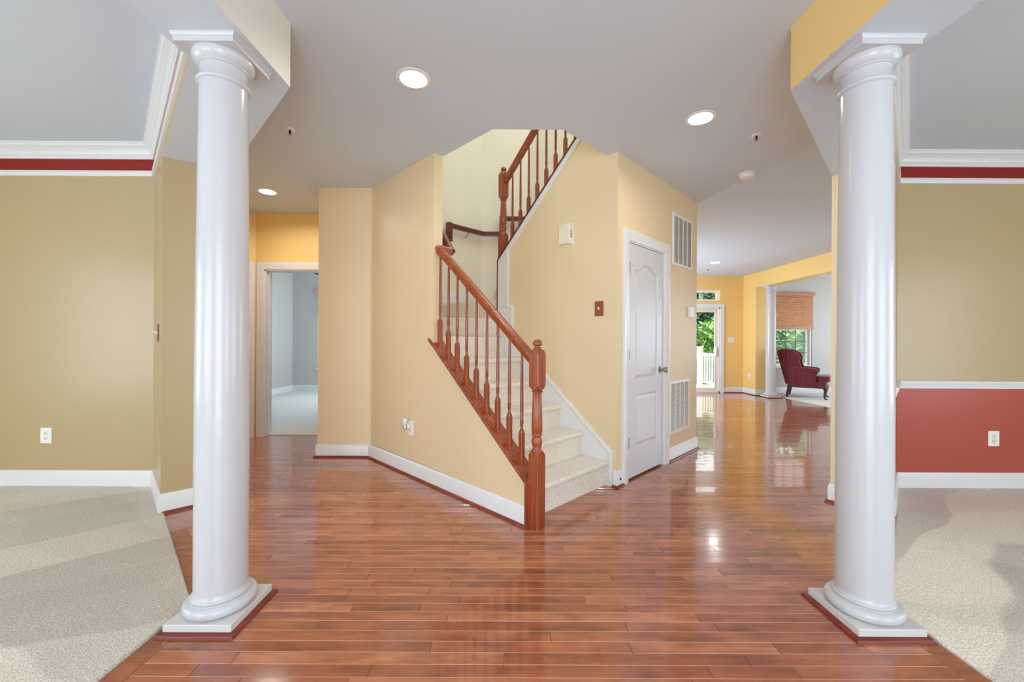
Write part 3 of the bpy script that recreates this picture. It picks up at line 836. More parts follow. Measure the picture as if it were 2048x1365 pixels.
# ------------------------------------------------------------------ pillars
def column(name, cx, cy, zt, label, group, ds, rscale=1.0, shoe_sides=4):
    root = thing(name, label, 'column', (cx, cy, 0), group)
    h = 0.1375
    build('plinth', MB().box(cx - h, cx + h, cy - h, cy + h, 0.0, 0.046), PLINTHW, root, bevel=0.0025)
    sq = [(cx - h, cy - h), (cx + h, cy - h), (cx + h, cy + h), (cx - h, cy + h)]
    build('shoe_moulding', MB().sweep(sq, [(-(d - 0.0135), e * 0.95) for d, e in qr(0.019, 0.0135)], XY, closed=True), ds, root, smooth=40)
    s = rscale
    def ring(r, z0, z1, n=7):   # torus like bulge from radius r at z0 to r at z1
        return [(r + (z1 - z0) / 2 * math.sin(math.pi * k / n), z0 + (z1 - z0) * 0.5 * (1 - math.cos(math.pi * k / n))) for k in range(n + 1)]
    bp = [(0.112 * s, 0.046)] + ring(0.112 * s, 0.046, 0.094) + [(0.112 * s, 0.096), (0.107 * s, 0.099)] + ring(0.105 * s, 0.099, 0.111, 4) + [(0.103 * s, 0.114), (0.100 * s, 0.124), (0.099 * s, 0.13)]
    build('base', MB().lathe((cx, cy, 0), bp, 56), COLW, root, smooth=50)
    rb, rt = 0.099 * s, 0.0875 * s
    zs0, zs1 = 0.13, zt - 0.160
    pr = []
    for k in range(15):
        t = k / 14
        e = 0 if t < 0.33 else ((t - 0.33) / 0.67) ** 1.5
        pr.append((rb + (rt - rb) * e, zs0 + (zs1 - zs0) * t))
    build('shaft', MB().lathe((cx, cy, 0), pr, 72), COLW, root, smooth=60)
    z = zt
    ap = [(rt, z - 0.160)] + [(rt + 0.002, z - 0.158)] + ring(rt + 0.003, z - 0.157, z - 0.139, 6) + [(rt + 0.003, z - 0.136), (rt, z - 0.132), (rt, z - 0.086)]
    ap += [(rt + 0.006, z - 0.084), (rt + 0.006, z - 0.078), (rt + 0.009, z - 0.076), (rt + 0.016, z - 0.070), (rt + 0.024, z - 0.058), (rt + 0.0275, z - 0.046), (rt + 0.026, z - 0.036)]
    build('capital', MB().lathe((cx, cy, 0), ap, 56), COLW, root, smooth=45)
    a = 0.122 * s
    mb = MB().box(cx - a, cx + a, cy - a, cy + a, z - 0.036, z - 0.012)
    sq = [(cx - a, cy - a), (cx + a, cy - a), (cx + a, cy + a), (cx - a, cy + a)]
    mb.sweep(sq, [(0, z - 0.016), (-0.003, z - 0.014), (-0.008, z - 0.006), (-0.009, z), (0.0, z)], XY, closed=True)
    build('abacus', mb, COLW, root)
    return root
column('column', -1.2535, 1.742, ZB, 'white round pillar beside the all-yellow room with no red lower wall', 'white entry pillars', CHERRY)
column('column', 1.5285, 1.734, ZB, 'white round pillar beside the red lower wall', 'white entry pillars', CHERRY)
column('column', 5.60, 8.65, 2.415, 'small distant white pillar by the burgundy armchair', 'white entry pillars', CHERRY)

# ------------------------------------------------------------------ staircase
st0 = pq(2.4, 2.44)
stairs = thing('staircase', 'cream carpeted stairs turning up behind the wooden balustrade', 'staircase', (st0[0], st0[1], 0))
FQ = frame((0, 0), (-1 / S2, 1 / S2), (1 / S2, 1 / S2))      # u = p, n = q
def step(pn, z0, z1, pe, q0, q1, sgn=1):
    r = 0.021; ov = 0.026
    pts = [(pn, z0 - 0.004)]
    pts.append((pn, z1 - 0.048)); pts.append((pn - sgn * (ov - 0.012), z1 - 0.046))
    for k in range(9):
        a = -math.pi / 2 + math.pi * k / 8
        pts.append((pn - sgn * (ov - 0.012) - sgn * 0.016 * math.cos(a), z1 - 0.022 + 0.022 * math.sin(a)))
    pts += [(pe, z1), (pe, z0 - 0.004)]
    n = len(pts); segs = 3; vs = []
    for i in range(segs + 1):
        q = q0 + (q1 - q0) * i / segs
        vs += [FQ(p, q, z) for p, z in pts]
    fs = []
    for i in range(segs):
        fs += [(i * n + k, i * n + (k + 1) % n, (i + 1) * n + (k + 1) % n, (i + 1) * n + k) for k in range(n)]
    fs += [tuple(range(n)), tuple(segs * n + k for k in range(n))]
    return MB().add(vs, fs)
for k in range(5):
    pn = P1 + GO * k
    build('step', step(pn, RISE * k, RISE * (k + 1), pn + GO + 0.012, QA2, QC - 0.018), STAIRC, stairs, smooth=50)
def winder(poly, n):
    o = build('step', MB().prism([FQ(p, q, 0)[:2] for p, q in poly], RISE * (n - 1) - 0.01, RISE * n), STAIRC, stairs)
    md = o.modifiers.new('soft_edges', 'BEVEL'); md.width = 0.02; md.segments = 3; md.limit_method = 'ANGLE'
    return o
PV = (3.115, 2.965)
winder([(P1 + GO * 5, QA2), (P1 + GO * 5, QC - 0.018), (3.10, QC - 0.018), (4.045, 1.99), (4.045, QA2)], 6)
winder([(3.10, 2.93), (4.045, 2.86), (4.045, QA2), (4.02, QA2)], 7)
winder([PV, (3.92, 3.605), (4.045, 3.478), (4.045, 2.85), (3.12, 2.93)], 8)
winder([PV, (3.10, 3.92), (3.60, 3.92), (3.93, 3.59)], 9)
for k in range(5):
    pn = 3.10 - 0.218 * k
    build('step', step(pn, RISE * (9 + k), RISE * (10 + k), pn - 0.218 - 0.012, QC + 0.096, 3.92, -1), STAIRC, stairs, smooth=50)
# skirt against the wall, with the stepped return at the turn
SK = lambda p: 0.282 + 0.835 * (p - 1.733)
sk = [(1.733, 0.0), (1.733, 0.282), (2.885, SK(2.885)), (2.885, 1.55), (2.955, 1.565), (2.955, up_z(2.955) - 0.075), (3.112, up_z(3.112) - 0.02), (3.112, 0.9), (1.95, 0.0)]
build('skirt_board', MB().fpoly(FR_STAIR, sk, 0, 0.018), WHITE, stairs)
ms = lambda a, b, e: FR_STAIR(a, e, b)
capP = [(0.0, 0.016), (0.0, 0.026), (-0.012, 0.030), (-0.028, 0.026), (-0.040, 0.022), (-0.040, 0.016)]
build('skirt_cap', MB().sweep([(1.733, 0.03), (1.733, 0.282), (2.885, SK(2.885)), (2.885, 1.55), (2.955, 1.565), (2.955, up_z(2.955) - 0.075)], capP, ms), WHITE, stairs, smooth=30)
# white stringer under the upper balustrade
sb = [(3.112, up_z(3.112) - 0.012), (2.0, up_z(2.0) - 0.012), (2.0, up_z(2.0) - 0.078), (3.112, up_z(3.112) - 0.078)]
build('stringer_trim', MB().fpoly(FR_STAIR, sb, 0, 0.014), WHITE, stairs)
# skirt on the stair side of the knee wall
FRK2 = frame(pq(0, QA2), (-1 / S2, 1 / S2), (1 / S2, 1 / S2))
build('skirt_board', MB().fpoly(FRK2, [(1.745, 0), (3.05, 0.98), (3.05, cap_z(3.05) - 0.012), (2.85, cap_z(2.85) - 0.012), (1.745, cap_z(1.745) - 0.02)], 0, 0.012), WHITE, stairs)
# base boards of the winders on the stairwell walls
wb = MB()
mA = lambda a, b, e: FQ(a, b, e)
for z, pth in ((RISE * 7, [(4.05, QA2), (4.05, 2.87)]), (RISE * 8, [(4.05, 2.86), (4.05, 3.476), (3.93, 3.596)]), (RISE * 9, [(3.935, 3.591), (3.60, 3.926), (3.10, 3.926)])):
    wb.sweep(pth, [(-d * -1, e + z) for d, e in BASEP], mA)
build('winder_baseboard', wb, WHITE, stairs, smooth=40)
# skirt on the far wall of the upper flight
FRW = frame(pq(0, 3.926), (-1 / S2, 1 / S2), (-1 / S2, -1 / S2))
build('skirt_board', MB().fpoly(FRW, [(3.10, 1.85), (3.10, 2.17), (2.0, 3.205), (1.0, 3.205), (1.0, 3.05), (2.0, 3.05)], 0, 0.014), WHITE, stairs)

# ------------------------------------------------------------------ balustrades
def sqblock(mb, cx, cy, half, z0, z1, cham_lo=0.0, cham_hi=0.0, ang=math.pi / 4):
    """square block turned with the stair; corners cut towards the turned parts"""
    lv = []
    if cham_lo: lv.append((z0, 0.70))
    lv.append((z0 + cham_lo, 1.0)); lv.append((z1 - cham_hi, 1.0))
    if cham_hi: lv.append((z1, 0.70))
    vs, fs = [], []
    for z, k in lv:
        for i in range(4):
            for s in (-1, 1):
                a0 = ang + math.pi / 2 * i
                # corner i is cut back by (1-k)
                ca = a0 + math.pi / 4
                base_c = Vector((math.cos(ca), math.sin(ca))) * half * S2
                e = Vector((math.cos(ca + s * math.pi * 0.75), math.sin(ca + s * math.pi * 0.75)))
                p = base_c + e * half * 2 * (0.04 + (1 - k) * 0.8)
                vs.append((cx + p.x, cy + p.y, z))
    m = 8
    # order points around
    for j in range(len(lv)):
        seg = vs[j * m:(j + 1) * m]
        seg.sort(key=lambda p: math.atan2(p[1] - cy, p[0] - cx)); vs[j * m:(j + 1) * m] = seg
    for j in range(len(lv) - 1):
        fs += [(j * m + k, j * m + (k + 1) % m, (j + 1) * m + (k + 1) % m, (j + 1) * m + k) for k in range(m)]
    fs += [tuple(range(m - 1, -1, -1)), tuple((len(lv) - 1) * m + k for k in range(m))]
    mb.add(vs, fs); return mb
def newel(parent, p, q, zb, z1, z2, z3, ztop, half=0.0395, mat=OAK):
    """lower block zb..z1, turned z1..z2, upper block z2..z3, finial to ztop"""
    cx, cy = pq(p, q)
    r = build('newel_post', sqblock(MB(), cx, cy, half, zb, z1, 0, 0.022), mat, parent)
    L = z2 - z1
    pr = [(0.022, z1 - 0.012), (0.034, z1 - 0.004), (0.036, z1 + 0.006), (0.030, z1 + 0.014), (0.027, z1 + 0.02), (0.033, z1 + 0.05), (0.036, z1 + 0.066), (0.028, z1 + 0.092),
          (0.026, z1 + 0.098), (0.034, z1 + 0.104), (0.035, z1 + 0.112), (0.030, z1 + 0.118), (0.0355, z1 + 0.13), (0.0345, z1 + 0.2), (0.029, z2 - 0.03),
          (0.027, z2 - 0.026), (0.035, z2 - 0.022), (0.036, z2 - 0.014), (0.029, z2 - 0.010), (0.034, z2 - 0.004), (0.030, z2 + 0.012)]
    build('turned_shaft', MB().lathe((cx, cy, 0), pr, 28), mat, r, smooth=50)
    build('upper_block', sqblock(MB(), cx, cy, half, z2, z3, 0.022, 0.026), mat, r)
    h = ztop - z3
    fp = [(0.020, z3 - 0.01), (0.026, z3 + 0.004), (0.026, z3 + 0.012), (0.018, z3 + 0.018), (0.018, z3 + 0.024), (0.030, z3 + 0.030), (0.032, z3 + 0.036), (0.027, z3 + h * 0.8), (0.020, ztop - 0.004), (0.006, ztop)]
    build('finial', MB().lathe((cx, cy, 0), fp, 28), mat, r, smooth=45)
    return r
BAL_ME = {}
def baluster(parent, p, q, zb, length, key):
    if key not in BAL_ME:
        mb = MB(); sqh = 0.0155
        sqblock(mb, 0, 0, sqh, -0.03, 0.215, 0, 0.02)
        pr = [(0.008, 0.205), (0.0125, 0.218), (0.0095, 0.232), (0.0095, 0.258), (0.0125, 0.263), (0.0125, 0.270), (0.0100, 0.275), (0.0125, 0.281), (0.0125, 0.288),
              (0.0108, 0.292), (0.0118, 0.36), (0.0100, length * 0.75), (0.0080, length + 0.015)]
        mb.lathe((0, 0, 0), pr, 14)
        me = bpy.data.meshes.new('baluster'); me.from_pydata(mb.v, [], mb.f); me.materials.append(OAK)
        bm = bmesh.new(); bm.from_mesh(me); bmesh.ops.recalc_face_normals(bm, faces=bm.faces); bm.to_mesh(me); bm.free()
        me.shade_smooth(); me.set_sharp_from_angle(angle=math.radians(40))
        BAL_ME[key] = me
    o = bpy.data.objects.new('baluster', BAL_ME[key]); COL.objects.link(o)
    o.parent = parent; x, y_ = pq(p, q)
    o.location = Vector((x, y_, zb)) - ORIGIN[parent.name]
    ORIGIN[o.name] = Vector((x, y_, zb))
    return o
HAND = [(-0.020, -0.030), (-0.026, -0.022), (-0.024, -0.006), (-0.030, 0.004), (-0.031, 0.014), (-0.026, 0.024), (-0.014, 0.031), (0, 0.033),
        (0.014, 0.031), (0.026, 0.024), (0.031, 0.014), (0.030, 0.004), (0.024, -0.006), (0.026, -0.022), (0.020, -0.030)]
QB = 1.93
b0 = pq(2.3, QB)
rail1 = thing('stair_balustrade', 'reddish oak balustrade with a carved newel beside the lower stairs', 'balustrade', (b0[0], b0[1], 0))
newel(rail1, 1.695, QB, 0.0, 0.485, 0.885, 1.135, 1.201)
def rail_z(p): return 1.094 + 0.8356 * (p - 1.759)
def P3(p, q, z): x, y_ = pq(p, q); return (x, y_, z)
build('handrail', MB().tube([P3(1.725, QB, rail_z(1.725)), P3(2.765, QB, rail_z(2.765)), P3(2.815, QB, rail_z(2.775) + 0.012)], HAND), OAKX, rail1, smooth=50)
# cap board on the knee wall and its upright end
def cap_board():
    mb = MB()
    mc = lambda a, b, e: FQ(a, e, b)
    q0, q1 = 1.858, 1.998
    pts = [(1.715, cap_z(1.715)), (2.846, cap_z(2.846)), (2.846, cap_z(2.846) - 0.018), (1.722, cap_z(1.715) - 0.02)]
    n = 4
    vs = [FQ(a, q0, b) for a, b in pts] + [FQ(a, q1, b) for a, b in pts]
    return mb.add(vs, [(0, 1, 2, 3), (7, 6, 5, 4)] + [(i, (i + 1) % 4, 4 + (i + 1) % 4, 4 + i) for i in range(4)])
build('cap_board', cap_board(), OAK, rail1, bevel=0.005)
build('end_board', MB().prism([pq(1.716, 1.858), pq(1.738, 1.858), pq(1.738, 1.998), pq(1.716, 1.998)], 0.0, cap_z(1.716) - 0.004), OAK, rail1, bevel=0.004)
build('cap_trim', MB().fpoly(FR_KNEE, [(1.74, cap_z(1.74) - 0.02), (2.80, cap_z(2.80) - 0.02), (2.80, cap_z(2.80) - 0.045), (1.74, cap_z(1.74) - 0.045)], 0, 0.008), WHITE, rail1)
build('end_trim', MB().fpoly(FR_KNEE, [(1.738, 0.13), (1.752, 0.13), (1.752, cap_z(1.75) - 0.03), (1.738, cap_z(1.74) - 0.03)], 0, 0.008), WHITE, rail1)
for zz in (0.09, 0.245):
    fp_ = lambda a, b, z, zz=zz: (pq(1.695, QB)[0] + (0.0395 + z) / S2 + a / S2, pq(1.695, QB)[1] - (0.0395 + z) / S2 + a / S2, zz + b)
    build('screw_plug', MB().lathe(None, [(0.008, -0.004), (0.008, 0.002), (0.005, 0.004)], 14, fr=fp_), OAK, rail1, smooth=40)
for k in range(9):
    p = 1.830 + 0.1172 * k
    zb = cap_z(p)
    baluster(rail1, p, QB, zb, rail_z(p) - zb - 0.03, 'low')
# upper balustrade
QU = 2.965
u0_ = pq(2.6, QU)
rail2 = thing('stair_balustrade', 'dark cherry balustrade climbing above the yellow stair wall', 'balustrade', (u0_[0], u0_[1], 2.0))
newel(rail2, 3.098, QU, 1.98, 2.335, 2.715, 2.985, 3.05)
def urail_z(p): return 2.926 - 0.94 * (p - 3.031)
build('handrail', MB().tube([P3(3.065, QU, urail_z(3.065)), P3(2.0, QU, urail_z(2.0))], HAND), OAKX, rail2, smooth=50)
def shoe_rail():
    pts = [(3.115, up_z(3.115)), (2.03, up_z(2.03)), (2.03, up_z(2.03) + 0.022), (3.115, up_z(3.115) + 0.022)]
    vs = [FQ(a, 2.900, b - 0.012) for a, b in pts] + [FQ(a, 3.022, b - 0.012) for a, b in pts]
    return MB().add(vs, [(0, 1, 2, 3), (7, 6, 5, 4)] + [(i, (i + 1) % 4, 4 + (i + 1) % 4, 4 + i) for i in range(4)])
build('shoe_rail', shoe_rail(), CHERRYR, rail2)
build('end_board', MB().prism([pq(3.113, 2.902), pq(3.13, 2.902), pq(3.13, 3.022), pq(3.113, 3.022)], 1.25, up_z(3.115)), CHERRYR, rail2)
for k in range(8):
    p = 2.960 - 0.1143 * k
    if p < 2.2: break
    zb = up_z(p) + 0.008
    baluster(rail2, p, QU, zb, urail_z(p) - zb - 0.03, 'up')
cx_, cy_ = pq(2.115, QU)
build('top_newel', sqblock(MB(), cx_, cy_, 0.0395, up_z(2.15) - 0.04, 3.9, 0, 0.02), OAK, rail2)
# wall handrail that follows the turn
wr0 = pq(3.9, 2.8)
wrail = thing('wall_handrail', 'dark cherry handrail on brass brackets round the stairwell wall', 'handrail', (wr0[0], wr0[1], 2.3))
q_in = QA2 + 0.055
zA = RISE * 8 + 0.955; zB = RISE * 9 + 0.95
tube1 = [P3(2.80, QB + 0.02, rail_z(2.775) + 0.012), P3(2.76, q_in + 0.01, rail_z(2.775) + 0.004), P3(2.84, q_in + 0.012, rail_z(2.80) + 0.01), P3(3.90, q_in + 0.012, rail_z(2.80) + 0.40)]
build('lower_run', MB().tube([P3(2.79, QA + 0.05, rail_z(2.775) + 0.012), P3(2.745, q_in, rail_z(2.765) + 0.002)], HAND), OAKX, wrail, smooth=50)
build('lower_run', MB().tube([P3(2.745, q_in, rail_z(2.765) - 0.002), P3(2.93, q_in, rail_z(2.765) + 0.215), P3(3.985, q_in, rail_z(2.765) + 0.46), P3(3.985, 2.905, rail_z(2.765) + 0.50)], HAND), CHERRYR, wrail, smooth=50)
SQR = [(-0.022, -0.030), (-0.026, 0.0), (-0.024, 0.022), (0, 0.032), (0.024, 0.022), (0.026, 0.0), (0.022, -0.030)]
pa = 3.985
ca = 3.476 - 0.027
cc = Vector(FQ(pa, ca, 0)[:2])
pe = FQ(3.60, 3.926, 0)
XA = -0.165
Ych = cc.y
build('landing_run', MB().tube([P3(pa, 2.905, zA), P3(pa, ca, zA), (XA + 0.015, Ych, zA)], SQR), CHERRYR, wrail, smooth=40)
build('gooseneck', MB().tube([P3(pa, 2.905, zA + 0.03), P3(pa, 2.905, rail_z(2.765) + 0.46)], [(-0.03, -0.028), (0.03, -0.028), (0.03, 0.028), (-0.03, 0.028)]), CHERRYR, wrail)
build('gooseneck', MB().box(XA, XA + 0.03, Ych - 0.028, Ych + 0.028, zA - 0.03, zB + 0.03), CHERRYR, wrail)
build('upper_run', MB().tube([(XA + 0.015, Ych, zB), (0.19, Ych, zB)], SQR), CHERRYR, wrail, smooth=40)
def bracket(pt, d):
    p = Vector(pt); d = Vector(d)
    mb = MB().tube([p + Vector((0, 0, -0.03)), p + Vector((0, 0, -0.06)), p + d * 0.03 + Vector((0, 0, -0.085)), p + d * 0.062 + Vector((0, 0, -0.09))],
                   [(0.006 * math.cos(a), 0.006 * math.sin(a)) for a in [2 * math.pi * k / 8 for k in range(8)]])
    build('bracket', mb, BRASS, wrail, smooth=50)
bracket(P3(pa, 3.19, zA), (-1 / S2, 1 / S2, 0)); bracket((0.02, Ych, zB), (0, 1, 0))

# ------------------------------------------------------------------ vents, plates, devices
def vent(u0, u1, z0, z1, label):
    c = FR_CLOSET((u0 + u1) / 2, 0, z0)
    root = thing('wall_vent', label, 'vent', (c[0], c[1], (z0 + z1) / 2), 'return air grilles on the closet wall')
    m = lambda a, b, e: FR_CLOSET(a, e, b)
    build('backing', MB().fbox(FR_CLOSET, u0 + 0.01, u1 - 0.01, 0.001, 0.003, z0 + 0.01, z1 - 0.01), DUCT, root)
    pr = [(0, 0), (0, 0.006), (0.004, 0.010), (0.024, 0.012), (0.028, 0.008), (0.028, 0)]
    build('frame', MB().sweep([(u0, z0), (u1, z0), (u1, z1), (u0, z1)], pr, m, closed=True), GRILLE, root)
    a0, a1 = u0 + 0.026, u1 - 0.026
    for k in (1, 2, 3):
        uu = a0 + (a1 - a0) * k / 4
        build('divider', MB().fbox(FR_CLOSET, uu - 0.004, uu + 0.004, 0.003, 0.011, z0 + 0.02, z1 - 0.02), GRILLE, root)
    mb = MB(); n = 34
    for i in range(n):
        zc = z0 + 0.03 + (z1 - z0 - 0.06) * i / (n - 1)
        mb.add([FR_CLOSET(a, e, b) for a in (a0, a1) for b, e in ((zc - 0.002, 0.0095), (zc + 0.0035, 0.0035), (zc + 0.0045, 0.0035), (zc - 0.001, 0.0105))],
               [(0, 1, 5, 4), (1, 2, 6, 5), (2, 3, 7, 6), (3, 0, 4, 7), (0, 3, 2, 1), (4, 5, 6, 7)])
    o = build('louvers', mb, GRILLE, root); o['kind'] = 'stuff'
vent(3.972, 4.468, 1.965, 2.495, 'white louvered return air grille high beside the closet door')
vent(3.920, 4.415, 0.266, 0.798, 'white louvered return air grille low beside the door knob')

c = FR_CLOSET(4.43, 0, 1.51)
tag(build('thermostat', MB().fbox(FR_CLOSET, 4.375, 4.485, 0, 0.006, 1.452, 1.572).fbox(FR_CLOSET, 4.38, 4.48, 0.006, 0.028, 1.458, 1.566), PLASTIC, origin=(c[0], c[1], 1.51), bevel=0.003),
    'small white thermostat box between the two grilles', 'thermostat')
c = FR_STAIR(2.21, 0, 2.15)
al = thing('alarm_box', 'cream slotted alarm siren box high on the stair wall', 'alarm', (c[0], c[1], 2.15))
build('housing', MB().fbox(FR_STAIR, 2.150, 2.268, 0.0, 0.055, 2.062, 2.242), IVORY, al, bevel=0.006)
build('base_plate', MB().fbox(FR_STAIR, 2.140, 2.276, 0.0, 0.006, 2.056, 2.248), IVORY, al)
for k in range(5):
    zz = 2.120 + k * 0.0135
    build('sound_slot', MB().fbox(FR_STAIR, 2.1495, 2.156, 0.016, 0.036, zz, zz + 0.007), DARK, al)
def switch(name, fr, u, z, n0, label, w=0.084, h=0.126, plate=PLATE, toggle=PLASTIC, gangs=1, cat='light switch', lever=0.016):
    c = fr(u, 0, z)
    root = thing(name, label, cat, (c[0], c[1], z))
    build('plate', MB().fbox(fr, u - w / 2, u + w / 2, n0, n0 + 0.007, z - h / 2, z + h / 2), plate, root, bevel=0.003)
    for g in range(gangs):
        ug = u + (g - (gangs - 1) / 2) * 0.046
        build('toggle', MB().add([fr(ug + a, n0 + e, z + b) for a in (-0.005, 0.005) for b, e in ((-0.012, 0.006), (0.012, 0.006), (0.014, 0.007 + lever), (0.006, 0.007 + lever))],
                                 [(0, 1, 2, 3), (7, 6, 5, 4), (0, 4, 5, 1), (1, 5, 6, 2), (2, 6, 7, 3), (3, 7, 4, 0)]), toggle, root)
        for s in (-1, 1):
            build('screw', MB().fbox(fr, ug - 0.003, ug + 0.003, n0 + 0.006, n0 + 0.008, z + s * 0.04 - 0.003, z + s * 0.04 + 0.003), toggle if plate is not PLATE else BRASS, root)
    return root
switch('light_switch', FR_STAIR, 1.873, 1.468, 0, 'carved wooden switch plate on the stair wall')
FR_LD = frame(pq(0, 0.245), (-1 / S2, 1 / S2), (-1 / S2, -1 / S2))
switch('light_switch', FR_LD, 3.845, 1.235, 0, 'wooden switch plate seen edge-on behind the pillar', lever=0.02)
switch('light_switch', FRY(YF), 5.167, 1.243, 0, 'white three-gang switch plate beside the sliding glass door', w=0.155, h=0.115, plate=PLASTIC, gangs=3)
def outlet(fr, u, z, label, cat='outlet', wide=0.09, high=0.125):
    c = fr(u, 0, z)
    root = thing('wall_outlet', label, cat, (c[0], c[1], z), 'white wall outlets')
    build('plate', MB().fbox(fr, u - wide / 2, u + wide / 2, 0, 0.006, z - high / 2, z + high / 2), PLASTIC, root, bevel=0.003)
    for s in (-1, 1):
        zc = z + s * 0.020
        f2 = lambda a, b, e, zc=zc: fr(u + a, 0.006 + e, zc + b)
        r = build('receptacle', MB().lathe(None, [(0.0165, -0.001), (0.0165, 0.002), (0.0150, 0.003)], 20, fr=f2), IVORY, root, smooth=40)
        mb = MB()
        for du in (-0.006, 0.006): mb.fbox(fr, u + du - 0.001, u + du + 0.001, 0.008, 0.0095, zc - 0.002, zc + 0.007)
        mb.fbox(fr, u - 0.002, u + 0.002, 0.008, 0.0095, zc - 0.011, zc - 0.007)
        build('slot', mb, DARK, r)
    return root
outlet(FRY(YL), -3.72, 0.413, 'white outlet on the plain yellow wall above the carpet')
outlet(FRY(YR), 3.933, 0.416, 'white outlet on the red lower wall')
outlet(FR_KNEE, 3.133, 0.415, 'white outlet on the stair side wall under the plug-in night light')
outlet(frame((5.45, 0), (0, 1), (-1, 0)), 9.18, 0.40, 'small distant white outlet beside the far white pillar')
nl0 = FR_KNEE(3.155, 0.03, 0.45)
nl = thing('night_light', 'plug-in night light with a clear shade in the stair wall outlet', 'night light', (nl0[0], nl0[1], 0.45))
fz = lambda a, b, z: FR_KNEE(3.155 + a, 0.045 + b, 0.435 + z)
build('plug_body', MB().fbox(FR_KNEE, 3.135, 3.175, 0.008, 0.034, 0.415, 0.450), PLASTIC, nl, bevel=0.004)
build('socket', MB().lathe(None, [(0.012, -0.026), (0.016, -0.022), (0.017, 0.004), (0.014, 0.010)], 18, fr=fz), NICKEL, nl, smooth=40)
build('shade', MB().lathe(None, [(0.013, 0.010), (0.017, 0.020), (0.019, 0.045), (0.021, 0.062), (0.019, 0.066)], 18, fr=fz), NIGHTL, nl, smooth=40)
# cable stub cover on the corner block by the closet
fj = lambda a, b, e: FR_CLOSET(2.962 + a, 0.014 + e, 0.062 + b)
tag(build('cable_grommet', MB().lathe(None, [(0.010, 0.0), (0.010, 0.003), (0.006, 0.004)], 16, fr=fj), DARK, origin=FR_CLOSET(2.962, 0.014, 0.062), smooth=40),
    'small black round grommet in the baseboard by the closet corner', 'grommet')

# ------------------------------------------------------------------ ceiling fixtures
def can_light(x, y_, label, watts):
    root = thing('recessed_light', label, 'ceiling light', (x, y_, H), 'recessed ceiling lights')
    build('trim_ring', MB().sweep([(x + 0.078 * math.cos(a), y_ + 0.078 * math.sin(a)) for a in [2 * math.pi * k / 32 for k in range(32)]],
                                  [(0, H - 0.0005), (0.0, H - 0.005), (-0.010, H - 0.007), (-0.022, H - 0.003), (-0.022, H - 0.0005)], XY, closed=True), PLASTIC, root, smooth=50)
    seg = 32; vs = []; fs = []
    prof = [(0.079, H - 0.004), (0.072, H + 0.02), (0.062, H + 0.06)]
    mb = MB()
    for i, (r, z) in enumerate(prof):
        for k in range(seg):
            a = 2 * math.pi * k / seg; vs.append((x + r * math.cos(a), y_ + r * math.sin(a), z))
    for i in range(2):
        for k in range(seg):
            fs.append((i * seg + k, (i + 1) * seg + k, (i + 1) * seg + (k + 1) % seg, i * seg + (k + 1) % seg))
    mb.add(vs, fs)
    build('reflector', mb, PLASTIC, root, smooth=60, recalc=False)
    build('lens', MB().lathe((x, y_, 0), [(0.068, H + 0.022), (0.068, H + 0.03)], 32), LENS, root)
    L = bpy.data.lights.new('lamp', 'AREA'); L.shape = 'DISK'; L.size = 0.12; L.energy = watts; L.color = (1.0, 0.94, 0.86)
    lo = bpy.data.objects.new('lamp', L); COL.objects.link(lo); lo.parent = root; lo.location = (0, 0, 0.018)
    return root
can_light(*LAMPS[0], 'glowing recessed ceiling light nearest the first white pillar', 7)
can_light(*LAMPS[1], 'glowing recessed ceiling light in front of the smoke detector', 7)
can_light(*LAMPS[2], 'glowing recessed ceiling light in the bedroom hall', 15)
can_light(*LAMPS[3], 'tiny glowing recessed ceiling light in the far yellow room', 12)
def sprinkler(x, y_, label):
    root = thing('fire_sprinkler', label, 'sprinkler', (x, y_, H), 'ceiling fire sprinklers')
    build('escutcheon', MB().lathe((x, y_, 0), [(0.036, H - 0.0005), (0.034, H - 0.005), (0.020, H - 0.008)], 24), PLASTIC, root, smooth=40)
    build('stem', MB().lathe((x, y_, 0), [(0.008, H - 0.006), (0.008, H - 0.022), (0.004, H - 0.04)], 12), DARK, root, smooth=40)
    build('deflector', MB().lathe((x, y_, 0), [(0.014, H - 0.040), (0.014, H - 0.042)], 14), NICKEL, root)
sprinkler(-1.640, 2.955, 'fire sprinkler head in the ceiling near the bedroom hall')
sprinkler(1.822, 2.993, 'fire sprinkler head in the ceiling by the smoke detector')
sprinkler(4.115, 8.429, 'tiny distant fire sprinkler in the far room ceiling')
sd = thing('smoke_detector', 'round white smoke detector on the ceiling above the passage', 'smoke detector', (2.153, 3.676, H))
build('base_ring', MB().lathe((2.153, 3.676, 0), [(0.070, H - 0.0005), (0.070, H - 0.010), (0.066, H - 0.013)], 32), PLASTIC, sd, smooth=40)
build('cover', MB().lathe((2.153, 3.676, 0), [(0.062, H - 0.012), (0.063, H - 0.018), (0.060, H - 0.034), (0.050, H - 0.042), (0.02, H - 0.044)], 32), PLASTIC, sd, smooth=50)
build('sensor_gap', MB().lathe((2.153, 3.676, 0), [(0.0635, H - 0.0135), (0.0635, H - 0.0155)], 32), DUCT, sd)

